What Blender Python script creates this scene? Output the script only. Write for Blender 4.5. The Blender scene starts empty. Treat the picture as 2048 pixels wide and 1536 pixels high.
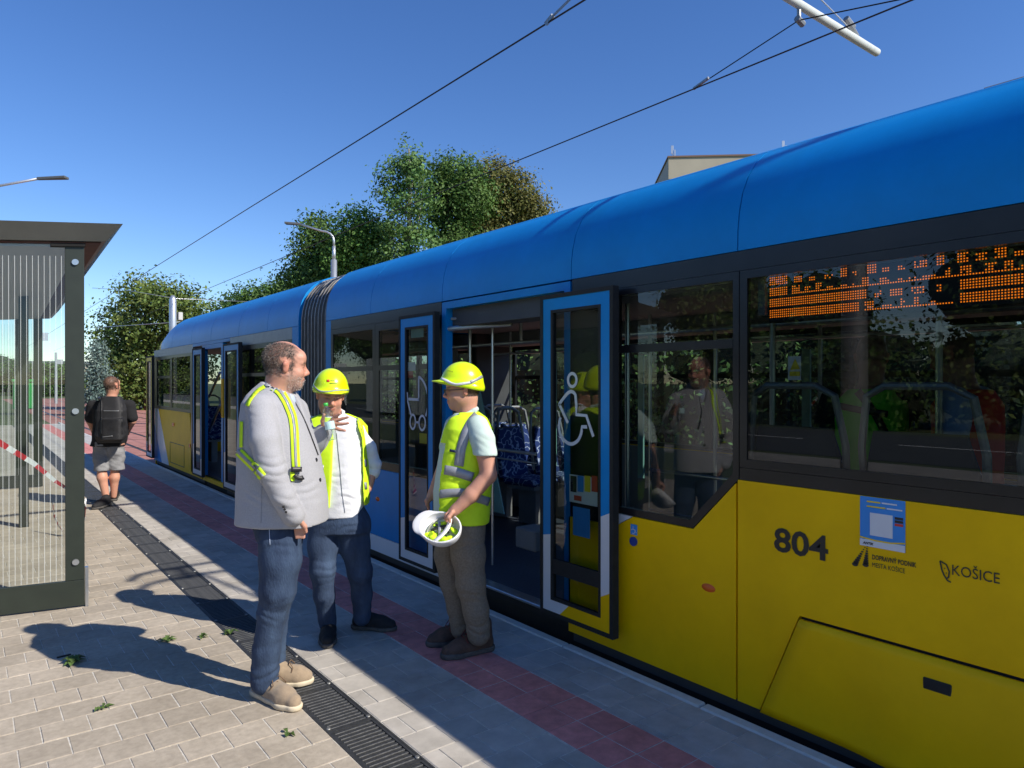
import bpy, bmesh, math, random
import numpy as np
from mathutils import Vector, Matrix
from mathutils.bvhtree import BVHTree

R = math.radians
random.seed(7)
rng = np.random.default_rng(7)
sc = bpy.context.scene
COL = sc.collection

# ------------------------------------------------------------------ camera
FPX, VPX, HOR, CAMH = 1389.0, -64.0, 764.6, 1.6      # focal length, track vanishing point and horizon in photo pixels (2048 wide)
YAW = math.atan((1024 - VPX) / FPX)
cam = bpy.data.cameras.new('camera')
cam.sensor_width = 36.0
cam.lens = 36.0 * FPX / 2048
cam.clip_start = 0.05
cam.clip_end = 3000
camo = bpy.data.objects.new('camera', cam)
COL.objects.link(camo)
camo.location = (0, 0, CAMH)
camo.rotation_euler = (R(90) + math.atan((HOR - 768) / FPX), 0, -YAW)
sc.camera = camo

# ------------------------------------------------------------------ sky and sun
SUN_EL = R(39)
SUN_DIR = Vector((0.41 * math.cos(SUN_EL), -0.912 * math.cos(SUN_EL), math.sin(SUN_EL))).normalized()   # towards the sun
world = bpy.data.worlds.new('World')
sc.world = world
world.use_nodes = True
wn = world.node_tree
wn.nodes.clear()
wo = wn.nodes.new('ShaderNodeOutputWorld')
wb = wn.nodes.new('ShaderNodeBackground')
ws = wn.nodes.new('ShaderNodeTexSky')
ws.sky_type = 'NISHITA'
ws.sun_disc = False
ws.sun_elevation = SUN_EL
ws.sun_rotation = math.atan2(SUN_DIR.x, SUN_DIR.y)
ws.altitude = 300
ws.air_density = 1.0
ws.dust_density = 0.0
ws.ozone_density = 4.0
wb.inputs[1].default_value = 0.118
wh = wn.nodes.new('ShaderNodeHueSaturation')          # the photograph's vivid colour rendering, the same over the whole sky
wh.inputs['Saturation'].default_value = 1.2
wh.inputs['Hue'].default_value = 0.511
wn.links.new(ws.outputs[0], wh.inputs['Color'])
wn.links.new(wh.outputs[0], wb.inputs[0])
wn.links.new(wb.outputs[0], wo.inputs[0])
sun = bpy.data.lights.new('sun', 'SUN')
sun.energy = 4.6
sun.angle = R(0.53)
sun.color = (1.0, 0.93, 0.82)
suno = bpy.data.objects.new('sun', sun)
COL.objects.link(suno)
suno.rotation_euler = SUN_DIR.to_track_quat('Z', 'Y').to_euler()
suno.location = SUN_DIR * 60

sc.view_settings.view_transform = 'Standard'
sc.view_settings.look = 'None'
sc.view_settings.exposure = 0.45
sc.view_settings.gamma = 1.0
sc.view_settings.use_curve_mapping = False
sc.cycles.use_denoising = True
sc.cycles.max_bounces = 10
sc.cycles.transparent_max_bounces = 24
sc.cycles.caustics_reflective = False
sc.cycles.caustics_refractive = False

# ------------------------------------------------------------------ materials
MATS = {}
def M(name, col, rough=0.6, metal=0.0, var=0.12, scale=12.0, bump=0.0, bscale=60.0, col2=None, rnd=0.0, spec=0.5,
      coat=0.0, emit=0.0, attr=None, sheen=0.0, stretch=None, pos=False, stain=0.0):
    if name in MATS:
        return MATS[name]
    m = bpy.data.materials.new(name)
    m.use_nodes = True
    nt = m.node_tree
    N = nt.nodes
    L = nt.links
    b = N['Principled BSDF']
    b.inputs['Roughness'].default_value = rough
    b.inputs['Metallic'].default_value = metal
    b.inputs['Specular IOR Level'].default_value = spec
    if coat:
        b.inputs['Coat Weight'].default_value = coat
        b.inputs['Coat Roughness'].default_value = 0.08
    if sheen:
        b.inputs['Sheen Weight'].default_value = sheen
    tc = N.new('ShaderNodeTexCoord')
    src = tc.outputs['Object']
    if pos:
        src = N.new('ShaderNodeNewGeometry').outputs['Position']
    if stretch:
        mp = N.new('ShaderNodeMapping')
        mp.inputs['Scale'].default_value = stretch
        L.new(src, mp.inputs[0])
        src = mp.outputs[0]
    nz = N.new('ShaderNodeTexNoise')
    nz.inputs['Scale'].default_value = scale
    nz.inputs['Detail'].default_value = 5
    nz.inputs['Roughness'].default_value = 0.62
    L.new(src, nz.inputs['Vector'])
    if col2 is None:
        a = [max(0.0, c * (1 - var)) for c in col]
        z = [min(1.0, c * (1 + var)) for c in col]
    else:
        a, z = col, col2
    rmp = N.new('ShaderNodeValToRGB')
    rmp.color_ramp.elements[0].position = 0.3
    rmp.color_ramp.elements[1].position = 0.7
    rmp.color_ramp.elements[0].color = (*a, 1)
    rmp.color_ramp.elements[1].color = (*z, 1)
    L.new(nz.outputs['Fac'], rmp.inputs[0])
    out = rmp.outputs[0]
    if stain:                                        # broad uneven dirt and wear
        ns = N.new('ShaderNodeTexNoise'); ns.inputs['Scale'].default_value = 1.7; ns.inputs['Detail'].default_value = 7; ns.inputs['Roughness'].default_value = .7
        L.new(src, ns.inputs['Vector'])
        rs = N.new('ShaderNodeValToRGB'); rs.color_ramp.elements[0].position = .34; rs.color_ramp.elements[1].position = .62
        k_ = 1 - stain
        rs.color_ramp.elements[0].color = (k_, k_*.985, k_*.96, 1); rs.color_ramp.elements[1].color = (1, 1, 1, 1)
        L.new(ns.outputs['Fac'], rs.inputs[0])
        m3 = N.new('ShaderNodeMix'); m3.data_type = 'RGBA'; m3.blend_type = 'MULTIPLY'; m3.inputs[0].default_value = 1.0
        L.new(out, m3.inputs[6]); L.new(rs.outputs[0], m3.inputs[7])
        out = m3.outputs[2]
    if attr:
        at = N.new('ShaderNodeAttribute')
        at.attribute_name = attr
        mx = N.new('ShaderNodeMix')
        mx.data_type = 'RGBA'
        mx.blend_type = 'MULTIPLY'
        mx.inputs[0].default_value = 1.0
        L.new(at.outputs['Color'], mx.inputs[6])
        L.new(out, mx.inputs[7])
        out = mx.outputs[2]
    if rnd:
        oi = N.new('ShaderNodeObjectInfo')
        hs = N.new('ShaderNodeHueSaturation')
        ma = N.new('ShaderNodeMapRange')
        ma.inputs[3].default_value = 1 - rnd
        ma.inputs[4].default_value = 1 + rnd
        L.new(oi.outputs['Random'], ma.inputs[0])
        L.new(ma.outputs[0], hs.inputs['Value'])
        L.new(out, hs.inputs['Color'])
        out = hs.outputs[0]
    L.new(out, b.inputs['Base Color'])
    if emit:
        L.new(out, b.inputs['Emission Color'])
        b.inputs['Emission Strength'].default_value = emit
    if bump:
        n2 = N.new('ShaderNodeTexNoise')
        n2.inputs['Scale'].default_value = bscale
        n2.inputs['Detail'].default_value = 4
        L.new(src, n2.inputs['Vector'])
        bp = N.new('ShaderNodeBump')
        bp.inputs['Strength'].default_value = bump
        bp.inputs['Distance'].default_value = 0.01
        L.new(n2.outputs['Fac'], bp.inputs['Height'])
        L.new(bp.outputs[0], b.inputs['Normal'])
    MATS[name] = m
    return m

def glass(name, tint, refl=1.0, rough=0.0, stripes=None):
    """thin pane: tinted see-through mixed with a mirror by Fresnel; works the same for every ray"""
    if name in MATS:
        return MATS[name]
    m = bpy.data.materials.new(name)
    m.use_nodes = True
    N = m.node_tree.nodes
    L = m.node_tree.links
    N.clear()
    o = N.new('ShaderNodeOutputMaterial')
    t = N.new('ShaderNodeBsdfTransparent')
    t.inputs[0].default_value = (*tint, 1)
    g = N.new('ShaderNodeBsdfGlossy')
    g.inputs['Roughness'].default_value = rough
    f = N.new('ShaderNodeLayerWeight')               # Schlick reflectance, the same from both sides of the pane
    f.inputs['Blend'].default_value = 0.5
    pw = N.new('ShaderNodeMath'); pw.operation = 'POWER'; pw.inputs[1].default_value = 5.0
    L.new(f.outputs['Facing'], pw.inputs[0])
    ma = N.new('ShaderNodeMath'); ma.operation = 'MULTIPLY_ADD'; ma.inputs[1].default_value = 0.94; ma.inputs[2].default_value = 0.06
    L.new(pw.outputs[0], ma.inputs[0])
    mu = N.new('ShaderNodeMath')
    mu.operation = 'MULTIPLY'
    mu.use_clamp = True
    mu.inputs[1].default_value = refl
    L.new(ma.outputs[0], mu.inputs[0])
    mx = N.new('ShaderNodeMixShader')
    L.new(mu.outputs[0], mx.inputs[0])
    L.new(t.outputs[0], mx.inputs[1])
    L.new(g.outputs[0], mx.inputs[2])
    L.new(mx.outputs[0], o.inputs[0])
    MATS[name] = m
    return m

# ------------------------------------------------------------------ mesh helpers
def link(o, parent=None):
    COL.objects.link(o)
    if parent is not None:
        o.parent = parent
    return o

def tag(o, label=None, cat=None, group=None, kind=None):
    if label: o['label'] = label
    if cat: o['category'] = cat
    if group: o['group'] = group
    if kind: o['kind'] = kind
    return o

def empty(name, loc=(0, 0, 0), rz=0.0, parent=None):
    o = bpy.data.objects.new(name, None)
    o.empty_display_size = 0.2
    o.location = loc
    o.rotation_euler = (0, 0, rz)
    return link(o, parent)

def mesh_obj(name, v, f, mat, parent=None, smooth=False, loc=None, rz=0.0):
    me = bpy.data.meshes.new(name)
    me.from_pydata([tuple(p) for p in v], [], [tuple(q) for q in f])
    me.update()
    if smooth:
        me.polygons.foreach_set('use_smooth', [True] * len(me.polygons))
    if mat is not None:
        me.materials.append(mat)
    o = bpy.data.objects.new(name, me)
    if loc is not None:
        o.location = loc
    if rz:
        o.rotation_euler = (0, 0, rz)
    return link(o, parent)

class MB:
    """collects simple solids of ONE piece and links them as one mesh"""
    def __init__(s):
        s.v = []; s.f = []
    def add(s, v, f):
        n = len(s.v)
        s.v += [tuple(p) for p in v]
        s.f += [tuple(i + n for i in q) for q in f]
        return s
    def box(s, a, b, ch=0.0):
        x0, x1 = sorted((a[0], b[0])); y0, y1 = sorted((a[1], b[1])); z0, z1 = sorted((a[2], b[2]))
        if not ch:
            v = [(x0,y0,z0),(x1,y0,z0),(x1,y1,z0),(x0,y1,z0),(x0,y0,z1),(x1,y0,z1),(x1,y1,z1),(x0,y1,z1)]
            return s.add(v, [(3,2,1,0),(4,5,6,7),(0,1,5,4),(1,2,6,5),(2,3,7,6),(3,0,4,7)])
        c = min(ch, (x1-x0)*.49, (y1-y0)*.49, (z1-z0)*.49)
        bm = bmesh.new()
        bmesh.ops.create_cube(bm, size=1)
        for q in bm.verts:
            q.co = Vector((x0 + (q.co.x+.5)*(x1-x0), y0 + (q.co.y+.5)*(y1-y0), z0 + (q.co.z+.5)*(z1-z0)))
        bmesh.ops.bevel(bm, geom=bm.edges[:], offset=c, segments=1, affect='EDGES')
        bm.verts.index_update()
        s.add([q.co[:] for q in bm.verts], [[w.index for w in q.verts] for q in bm.faces])
        bm.free()
        return s
    def tube(s, pts, r, n=8, cap=True):
        pts = [Vector(p) for p in pts]
        rs = r if isinstance(r, (list, tuple)) else [r] * len(pts)
        rings = []
        prev = None
        for i, p in enumerate(pts):
            t = (pts[min(i+1, len(pts)-1)] - pts[max(i-1, 0)]).normalized()
            a = prev if prev is not None else (Vector((0,0,1)) if abs(t.z) < .9 else Vector((1,0,0)))
            u = (a - t * a.dot(t)).normalized()
            prev = u
            w = t.cross(u)
            rings.append([p + (u*math.cos(2*math.pi*k/n) + w*math.sin(2*math.pi*k/n)) * rs[i] for k in range(n)])
        return s.loft(rings, cap)
    def loft(s, rings, cap=True, closed=True):
        n = len(rings[0])
        v = [p for rg in rings for p in rg]
        f = []
        for i in range(len(rings)-1):
            for k in range(n if closed else n-1):
                a = i*n+k; b = i*n+(k+1) % n
                f.append((a, b, b+n, a+n))
        if cap:
            f.append(tuple(range(n-1, -1, -1)))
            f.append(tuple((len(rings)-1)*n+k for k in range(n)))
        return s.add(v, f)
    def lathe(s, prof, n=24, c=(0,0,0)):
        rings = [[(c[0]+r*math.cos(2*math.pi*k/n), c[1]+r*math.sin(2*math.pi*k/n), c[2]+z) for k in range(n)] for r, z in prof]
        return s.loft(rings, True)
    def prismx(s, poly, x0, x1):
        """polygon in (y,z) extruded along x"""
        n = len(poly)
        v = [(x0, y, z) for y, z in poly] + [(x1, y, z) for y, z in poly]
        f = [tuple(range(n)), tuple(range(2*n-1, n-1, -1))]
        for k in range(n):
            f.append((k, n+k, n+(k+1) % n, (k+1) % n))
        return s.add(v, f)
    def ringx(s, outer, inner, x0, x1):
        n = len(outer)
        v = [(x0,*p) for p in outer]+[(x0,*p) for p in inner]+[(x1,*p) for p in outer]+[(x1,*p) for p in inner]
        f = []
        for k in range(n):
            j = (k+1) % n
            f += [(k, j, n+j, n+k), (2*n+k, 3*n+k, 3*n+j, 2*n+j), (k, 2*n+k, 2*n+j, j), (n+k, n+j, 3*n+j, 3*n+k)]
        return s.add(v, f)
    def prismz(s, poly, z0, z1):
        n = len(poly)
        v = [(x, y, z0) for x, y in poly] + [(x, y, z1) for x, y in poly]
        f = [tuple(range(n-1, -1, -1)), tuple(range(n, 2*n))]
        for k in range(n):
            f.append((k, (k+1) % n, n+(k+1) % n, n+k))
        return s.add(v, f)
    def build(s, name, mat, parent=None, smooth=False, bevel=0.0, loc=None, rz=0.0):
        o = mesh_obj(name, s.v, s.f, mat, parent, smooth, loc, rz)
        bm = bmesh.new(); bm.from_mesh(o.data)
        bmesh.ops.recalc_face_normals(bm, faces=bm.faces[:])
        bm.to_mesh(o.data); bm.free()
        if bevel:
            md = o.modifiers.new('bevel', 'BEVEL'); md.width = bevel; md.segments = 2; md.limit_method = 'ANGLE'; md.angle_limit = R(40)
        return o

def smooth_angle(o, deg=35):
    me = o.data
    me.polygons.foreach_set('use_smooth', [True] * len(me.polygons))
    bm = bmesh.new(); bm.from_mesh(me)
    for e in bm.edges:
        if len(e.link_faces) == 2 and e.calc_face_angle(0) > R(deg):
            e.smooth = False
    bm.to_mesh(me); bm.free()
    return o

def ribbon2d(pts, w, closed=False):
    """flat stroke of width w along a polyline of (a,b); returns verts2d, faces"""
    P = [np.array(p, float) for p in pts]
    n = len(P)
    v = []
    for i in range(n):
        if closed:
            a, b = P[i-1], P[(i+1) % n]
        else:
            a, b = P[max(i-1, 0)], P[min(i+1, n-1)]
        t = (b-a) / (np.linalg.norm(b-a) + 1e-9)
        nrm = np.array([-t[1], t[0]])
        v += [P[i] + nrm*w/2, P[i] - nrm*w/2]
    f = [(2*i, 2*i+1, 2*((i+1) % n)+1, 2*((i+1) % n)) for i in range(n if closed else n-1)]
    return v, f

def text_mesh(body, size, bold=0.0, shear=0.0, space=1.0):
    cu = bpy.data.curves.new('txt', 'FONT')
    cu.body = body; cu.size = size; cu.offset = bold; cu.shear = shear; cu.space_character = space
    cu.resolution_u = 3
    o = bpy.data.objects.new('txt', cu)
    COL.objects.link(o)
    bpy.context.view_layer.update()
    me = bpy.data.meshes.new_from_object(o.evaluated_get(bpy.context.evaluated_depsgraph_get()))
    v = [tuple(p.co) for p in me.vertices]; f = [tuple(p.vertices) for p in me.polygons]
    bpy.data.objects.remove(o); bpy.data.curves.remove(cu); bpy.data.meshes.remove(me)
    return v, f

# ------------------------------------------------------------------ distance-field modelling (people, helmets, soft things)
class G:
    def __init__(s, lo, hi, h):
        s.o = np.array(lo, float); s.h = h
        s.n = np.ceil((np.array(hi, float) - s.o) / h).astype(int) + 1
        s.d = np.full(s.n, 9.0, np.float32)
    def sub(s, lo, hi):
        a = np.clip(np.floor((np.array(lo) - s.o) / s.h).astype(int), 0, s.n)
        b = np.clip(np.ceil((np.array(hi) - s.o) / s.h).astype(int) + 1, 0, s.n)
        ax = [(s.o[i] + s.h*np.arange(a[i], b[i])).astype(np.float32) for i in range(3)]
        return (slice(a[0], b[0]), slice(a[1], b[1]), slice(a[2], b[2])), ax[0][:,None,None], ax[1][None,:,None], ax[2][None,None,:]
    def put(s, sl, d, k, op):
        o = s.d[sl]
        if o.size == 0:
            return
        if op == 'u':
            e = np.maximum(k - np.abs(o - d), 0) / max(k, 1e-6)
            s.d[sl] = np.minimum(o, d) - e*e*k*.25
        elif op == 's':
            e = np.maximum(k - np.abs(o + d), 0) / max(k, 1e-6)
            s.d[sl] = np.maximum(o, -d) + e*e*k*.25
    def cap(s, a, b, ra, rb=None, k=.02, op='u', flat=None):
        a = np.array(a, float); b = np.array(b, float); rb = ra if rb is None else rb
        m = max(ra, rb) + k + 4*s.h
        sl, X, Y, Z = s.sub(np.minimum(a, b) - m, np.maximum(a, b) + m)
        ab = b - a; L2 = float(ab @ ab) + 1e-12
        px, py, pz = X-a[0], Y-a[1], Z-a[2]
        t = np.clip((px*ab[0] + py*ab[1] + pz*ab[2]) / L2, 0, 1)
        qx, qy, qz = px - t*ab[0], py - t*ab[1], pz - t*ab[2]
        if flat is not None:
            u, fac = np.array(flat[0], float), flat[1]
            c = (qx*u[0] + qy*u[1] + qz*u[2]) * (1/fac - 1)
            qx, qy, qz = qx + c*u[0], qy + c*u[1], qz + c*u[2]
        s.put(sl, np.sqrt(qx*qx + qy*qy + qz*qz) - (ra + t*(rb-ra)), k, op)
    def chain(s, pts, rs, k=.02, op='u', flat=None):
        for i in range(len(pts)-1):
            s.cap(pts[i], pts[i+1], rs[i], rs[i+1], k, op, flat)
    def ell(s, c, r, k=.02, op='u', rot=None):
        """ellipsoid; rot = 3x3 whose rows are its axes"""
        c = np.array(c, float); r = np.array(r, float)
        m = r.max() + k + 4*s.h
        sl, X, Y, Z = s.sub(c - m, c + m)
        px, py, pz = X-c[0], Y-c[1], Z-c[2]
        if rot is not None:
            A = np.array(rot, float)
            px, py, pz = (A[i,0]*px + A[i,1]*py + A[i,2]*pz for i in range(3))
        k0 = np.sqrt((px/r[0])**2 + (py/r[1])**2 + (pz/r[2])**2)
        k1 = np.sqrt((px/r[0]**2)**2 + (py/r[1]**2)**2 + (pz/r[2]**2)**2) + 1e-6
        s.put(sl, k0*(k0-1)/k1, k, op)
    def column(s, rings, yaw=0.0, k=.02, op='u', p=2.3):
        """upright trunk: rings (z, cx, cy, half-width along yaw, half-depth across)"""
        rg = np.array(sorted(rings), float)
        mx = rg[:,3:].max() + k + 4*s.h
        sl, X, Y, Z = s.sub((rg[:,1].min()-mx, rg[:,2].min()-mx, rg[0,0]-.06-k), (rg[:,1].max()+mx, rg[:,2].max()+mx, rg[-1,0]+.06+k))
        zz = Z.ravel()
        t = [np.interp(zz, rg[:,0], rg[:,i]).astype(np.float32)[None,None,:] for i in (1,2,3,4)]
        x, y = X - t[0], Y - t[1]
        c, sn = math.cos(yaw), math.sin(yaw)
        u, w = x*c + y*sn, -x*sn + y*c
        q = (np.abs(u/t[2])**p + np.abs(w/t[3])**p)**(1/p)
        d = (q - 1) * np.minimum(t[2], t[3])
        dz = np.maximum(rg[0,0] - Z, Z - rg[-1,0])
        d = np.where(dz > 0, np.sqrt(np.maximum(d, 0)**2 + dz*dz), d)
        s.put(sl, d.astype(np.float32), k, op)
    def plane(s, pt, nrm, k=.004):
        """cut away the side the normal points to"""
        nrm = np.array(nrm, float); nrm /= np.linalg.norm(nrm)
        sl, X, Y, Z = s.sub(s.o - 1, s.o + s.n*s.h + 1)
        d = -((X-pt[0])*nrm[0] + (Y-pt[1])*nrm[1] + (Z-pt[2])*nrm[2])
        s.put(sl, d.astype(np.float32), k, 's')
    def boxcut(s, lo, hi):
        sl, X, Y, Z = s.sub(lo, hi)
        c = (np.array(lo)+np.array(hi))/2; e = (np.array(hi)-np.array(lo))/2
        d = np.maximum(np.maximum(np.abs(X-c[0])-e[0], np.abs(Y-c[1])-e[1]), np.abs(Z-c[2])-e[2])
        s.d[sl] = np.maximum(s.d[sl], -d)
    def wrinkle(s, amp, freq=(14, 14, 9), seed=0):
        g = np.random.default_rng(seed)
        sl, X, Y, Z = s.sub(s.o - 1, s.o + s.n*s.h + 1)
        w = np.zeros(s.d.shape, np.float32)
        for i in range(5):
            f = np.array(freq) * (0.7 + 0.45*i) * g.uniform(.7, 1.3, 3) * g.choice([-1, 1], 3)
            ph = g.uniform(0, 6.28, 3)
            w += (np.sin(f[0]*X + f[2]*Z*.8 + ph[0] + 1.3*np.sin(f[1]*Y*.7 + ph[1])) * np.sin(f[2]*Z + f[1]*Y*.6 + ph[2] + 1.1*np.sin(f[0]*X*.6))).astype(np.float32) / (1 + i*.8)
        s.d += amp * w * (np.abs(s.d) < .2)
        return s
    def crease(s, pt, reach, amp, freq, seed=0):
        """roughly level folds round a joint or hem"""
        g = np.random.default_rng(seed); pt = np.array(pt, float)
        sl, X, Y, Z = s.sub(pt - 2.2*np.array(reach), pt + 2.2*np.array(reach))
        w = np.exp(-((X-pt[0])/reach[0])**2 - ((Y-pt[1])/reach[1])**2 - ((Z-pt[2])/reach[2])**2)
        a = g.uniform(0, 6.28, 4)
        t = freq*(Z + .30*(X-pt[0])*math.sin(a[0]) + .25*(Y-pt[1])*math.cos(a[1]) + .020*np.sin(27*X+a[2]+14*Z) + .018*np.sin(23*Y+a[3]-11*Z))
        m_ = .5 + .5*np.sin(9*X + 7*Y + 23*Z + a[1])
        s.d[sl] += (amp * w * (.35 + 1.3*m_) * (1 - 2*np.abs(np.sin(t)))).astype(np.float32)
        return s
    def mesh(s):
        d = s.d
        h, o = s.h, s.o
        ins = d < 0
        sh = np.array(d.shape) - 1
        cnt = np.zeros(sh, np.float32)
        pos = np.zeros((*sh, 3), np.float32)
        cor = [(i, j, k) for i in (0,1) for j in (0,1) for k in (0,1)]
        V = lambda c: d[c[0]:c[0]+sh[0], c[1]:c[1]+sh[1], c[2]:c[2]+sh[2]]
        I = lambda c: ins[c[0]:c[0]+sh[0], c[1]:c[1]+sh[1], c[2]:c[2]+sh[2]]
        for a in cor:
            for ax in range(3):
                if a[ax] == 0:
                    b = list(a); b[ax] = 1; b = tuple(b)
                    mk = I(a) != I(b)
                    w = np.nonzero(mk)
                    va, vb = V(a)[w], V(b)[w]
                    t = va / (va - vb)
                    cnt[w] += 1
                    for q in range(3):
                        pos[w + (np.full(len(w[0]), q),)] += (t if q == ax else a[q])
        w = np.nonzero(cnt)
        idx = np.full(sh, -1, np.int64)
        idx[w] = np.arange(len(w[0]))
        verts = o + h * (np.stack(w, 1) + pos[w] / cnt[w][:,None])
        faces = []
        for ax in range(3):
            b1, b2 = (ax+1) % 3, (ax+2) % 3
            A = [slice(None)]*3; B = [slice(None)]*3
            A[ax] = slice(0, -1); B[ax] = slice(1, None)
            ia, ib = ins[tuple(A)], ins[tuple(B)]
            e = np.stack(np.nonzero(ia != ib), 1)
            e = e[(e[:,b1] > 0) & (e[:,b2] > 0) & (e[:,b1] < sh[b1]) & (e[:,b2] < sh[b2])]
            fl = ia[tuple(e.T)]
            def cell(p, q):
                c = e.copy(); c[:,b1] -= p; c[:,b2] -= q
                return idx[tuple(c.T)]
            q = np.stack([cell(1,1), cell(0,1), cell(0,0), cell(1,0)], 1)
            q[~fl] = q[~fl][:, ::-1]
            faces.append(q)
        return verts, np.concatenate(faces)
    def build(s, name, mat, parent=None, color=None, relax=1):
        v, f = s.mesh()
        lab = np.arange(len(v))                      # drop specks: keep only pieces above 4 % of the vertices
        while True:
            old = lab.copy(); m = lab[f].min(1)
            for i in range(4): np.minimum.at(lab, f[:,i], m)
            lab = lab[lab]
            if (lab == old).all(): break
        cn = np.bincount(lab, minlength=len(v)); big = cn[lab] > .04*len(v)
        f = f[big[f[:,0]]]; ix = np.cumsum(big) - 1; v = v[big]; f = ix[f]
        for _ in range(relax):                       # light smoothing
            acc = np.zeros_like(v); c = np.zeros(len(v))
            for i in range(4):
                j = (i+1) % 4
                np.add.at(acc, f[:,i], v[f[:,j]]); np.add.at(c, f[:,i], 1)
                np.add.at(acc, f[:,j], v[f[:,i]]); np.add.at(c, f[:,j], 1)
            v = .5*v + .5*acc/np.maximum(c, 1)[:,None]
        me = bpy.data.meshes.new(name)
        me.vertices.add(len(v)); me.vertices.foreach_set('co', v.astype(np.float32).ravel())
        me.loops.add(f.size); me.loops.foreach_set('vertex_index', f.astype(np.int32).ravel())
        me.polygons.add(len(f)); me.polygons.foreach_set('loop_start', np.arange(0, f.size, 4, dtype=np.int32))
        me.polygons.foreach_set('use_smooth', np.ones(len(f), bool))
        me.update(calc_edges=True)
        me.validate()
        if color is not None:
            ca = me.color_attributes.new('tint', 'FLOAT_COLOR', 'POINT')
            c = np.ones((len(v), 4), np.float32); c[:,:3] = color(v)
            ca.data.foreach_set('color', c.ravel())
        me.materials.append(mat)
        o = link(bpy.data.objects.new(name, me), parent)
        o['_n'] = len(v); del o['_n']
        s.vf = (v, f)
        return o
# ------------------------------------------------------------------ the setting: ground, platform, track bed
RAIL = -0.24
m_grass = M('grass_ground', (0.045, 0.075, 0.018), rough=.95, col2=(0.12, 0.13, 0.045), scale=.35, bump=.6, bscale=5)
m_joint = M('joint_sand', (0.56, 0.53, 0.47), rough=.95, var=.25, scale=30, bump=.5, bscale=200)
m_paver = M('paver_concrete', (0.435, 0.375, 0.295), rough=.9, var=.14, scale=30, bump=.3, bscale=200, rnd=.09, pos=True, stain=.27)
m_paver2 = M('paver_grey', (0.47, 0.435, 0.385), rough=.9, var=.12, scale=9, bump=.25, bscale=260, rnd=.09, pos=True, stain=.27)
m_red = M('paver_red', (0.66, 0.25, 0.225), rough=.85, var=.2, scale=14, bump=.3, bscale=160, rnd=.08, pos=True, stain=.27)
m_slab = M('slab_grey', (0.45, 0.44, 0.42), rough=.9, var=.12, scale=9, bump=.25, bscale=260, rnd=.08, pos=True, stain=.27)
m_kerb = M('kerb_concrete', (0.54, 0.54, 0.51), rough=.85, var=.1, scale=15, bump=.2, bscale=200, rnd=.04)
m_iron = M('cast_iron', (0.045, 0.047, 0.05), rough=.55, metal=.3, var=.35, scale=40, bump=.3, bscale=150)
m_black = M('black_void', (0.006, 0.006, 0.006), rough=.9)
m_trackbed = M('track_paving', (0.30, 0.125, 0.10), rough=.9, col2=(0.42, 0.20, 0.165), scale=2.5, bump=.3, bscale=40)
m_rail = M('rail_steel', (0.20, 0.18, 0.17), rough=.35, metal=.9, var=.2)
m_asph = M('asphalt', (0.055, 0.055, 0.058), rough=.9, var=.2, scale=6, bump=.4, bscale=120)
m_path = M('pale_path', (0.36, 0.34, 0.30), rough=.95, var=.15, scale=2)
m_white = M('white_paint', (0.75, 0.75, 0.73), rough=.6, var=.05)

b = MB(); b.box((-600, -600, RAIL-.5), (600, 900, RAIL-.012))
tag(b.build('ground', m_grass), kind='structure')
# track bed with four rails
b = MB(); b.box((2.91, -40, RAIL-.3), (10.2, 95, RAIL))
tb = tag(b.build('track_bed', m_trackbed), kind='structure')
for x in (3.70, 4.70, 7.05, 8.05):
    bb = MB(); bb.box((x-.035, -40, RAIL+.001), (x+.035, 95, RAIL+.006))
    bb.build('rail', m_rail, tb)
    bb = MB(); bb.box((x+.037, -40, RAIL+.001), (x+.075, 95, RAIL+.003))
    bb.build('rail_groove', m_black, tb)
# paving joints of the far track bed
for i in range(12):
    y = 17.2 + i*2.0*(1+i*.1)
    bb = MB(); bb.box((2.92, y, RAIL+.001), (10.15, y+.05, RAIL+.004))
    bb.build('paving_joint', m_black, tb)
# street and path on the far left of the stop (seen through the shelter and mirrored in the tram windows)
b = MB(); b.box((-20, -80, RAIL-.2), (-11, 120, RAIL+.004)); tag(b.build('road', m_asph), kind='structure')
b = MB(); b.box((-10.2, -80, RAIL-.2), (-8.6, 120, RAIL+.03)); tag(b.build('footpath', m_path), kind='structure')
for k, y in enumerate(range(-30, 60, 6)):
    bb = MB(); bb.box((-15.56, y, RAIL+.006), (-15.42, y+3, RAIL+.010))
    lm = bb.build('lane_marking', m_white); tag(lm, kind='structure')

# platform: concrete body, sand bed, then every stone
PL_Y0, PL_Y1 = -6.0, 32.0
b = MB(); b.box((-3.2, PL_Y0, RAIL-.3), (2.89, PL_Y1, -.06)); b.box((-3.2, PL_Y0, -.059), (1.288, PL_Y1, -.0032)); b.box((1.527, PL_Y0, -.059), (2.83, PL_Y1, -.0028))
plat = tag(b.build('platform', m_joint), kind='structure')
PITCH = 0.187
def stone_mesh(w, l, name, mat, seed):
    r = random.Random(seed)
    bm = bmesh.new()
    bmesh.ops.create_cube(bm, size=1)
    for q in bm.verts:
        q.co = Vector((q.co.x*w, q.co.y*l, q.co.z*.05 - .025))
    top = [e for e in bm.edges if all(x.co.z > -.001 for x in e.verts)]
    bmesh.ops.bevel(bm, geom=top, offset=.0022, segments=1, affect='EDGES')
    for q in bm.verts:
        q.co += Vector((r.uniform(-.001, .001), r.uniform(-.001, .001), 0))
    bmesh.ops.delete(bm, geom=[f for f in bm.faces if f.normal.z < -.5], context='FACES')
    me = bpy.data.meshes.new(name); bm.to_mesh(me); bm.free(); me.materials.append(mat)
    return me
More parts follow.
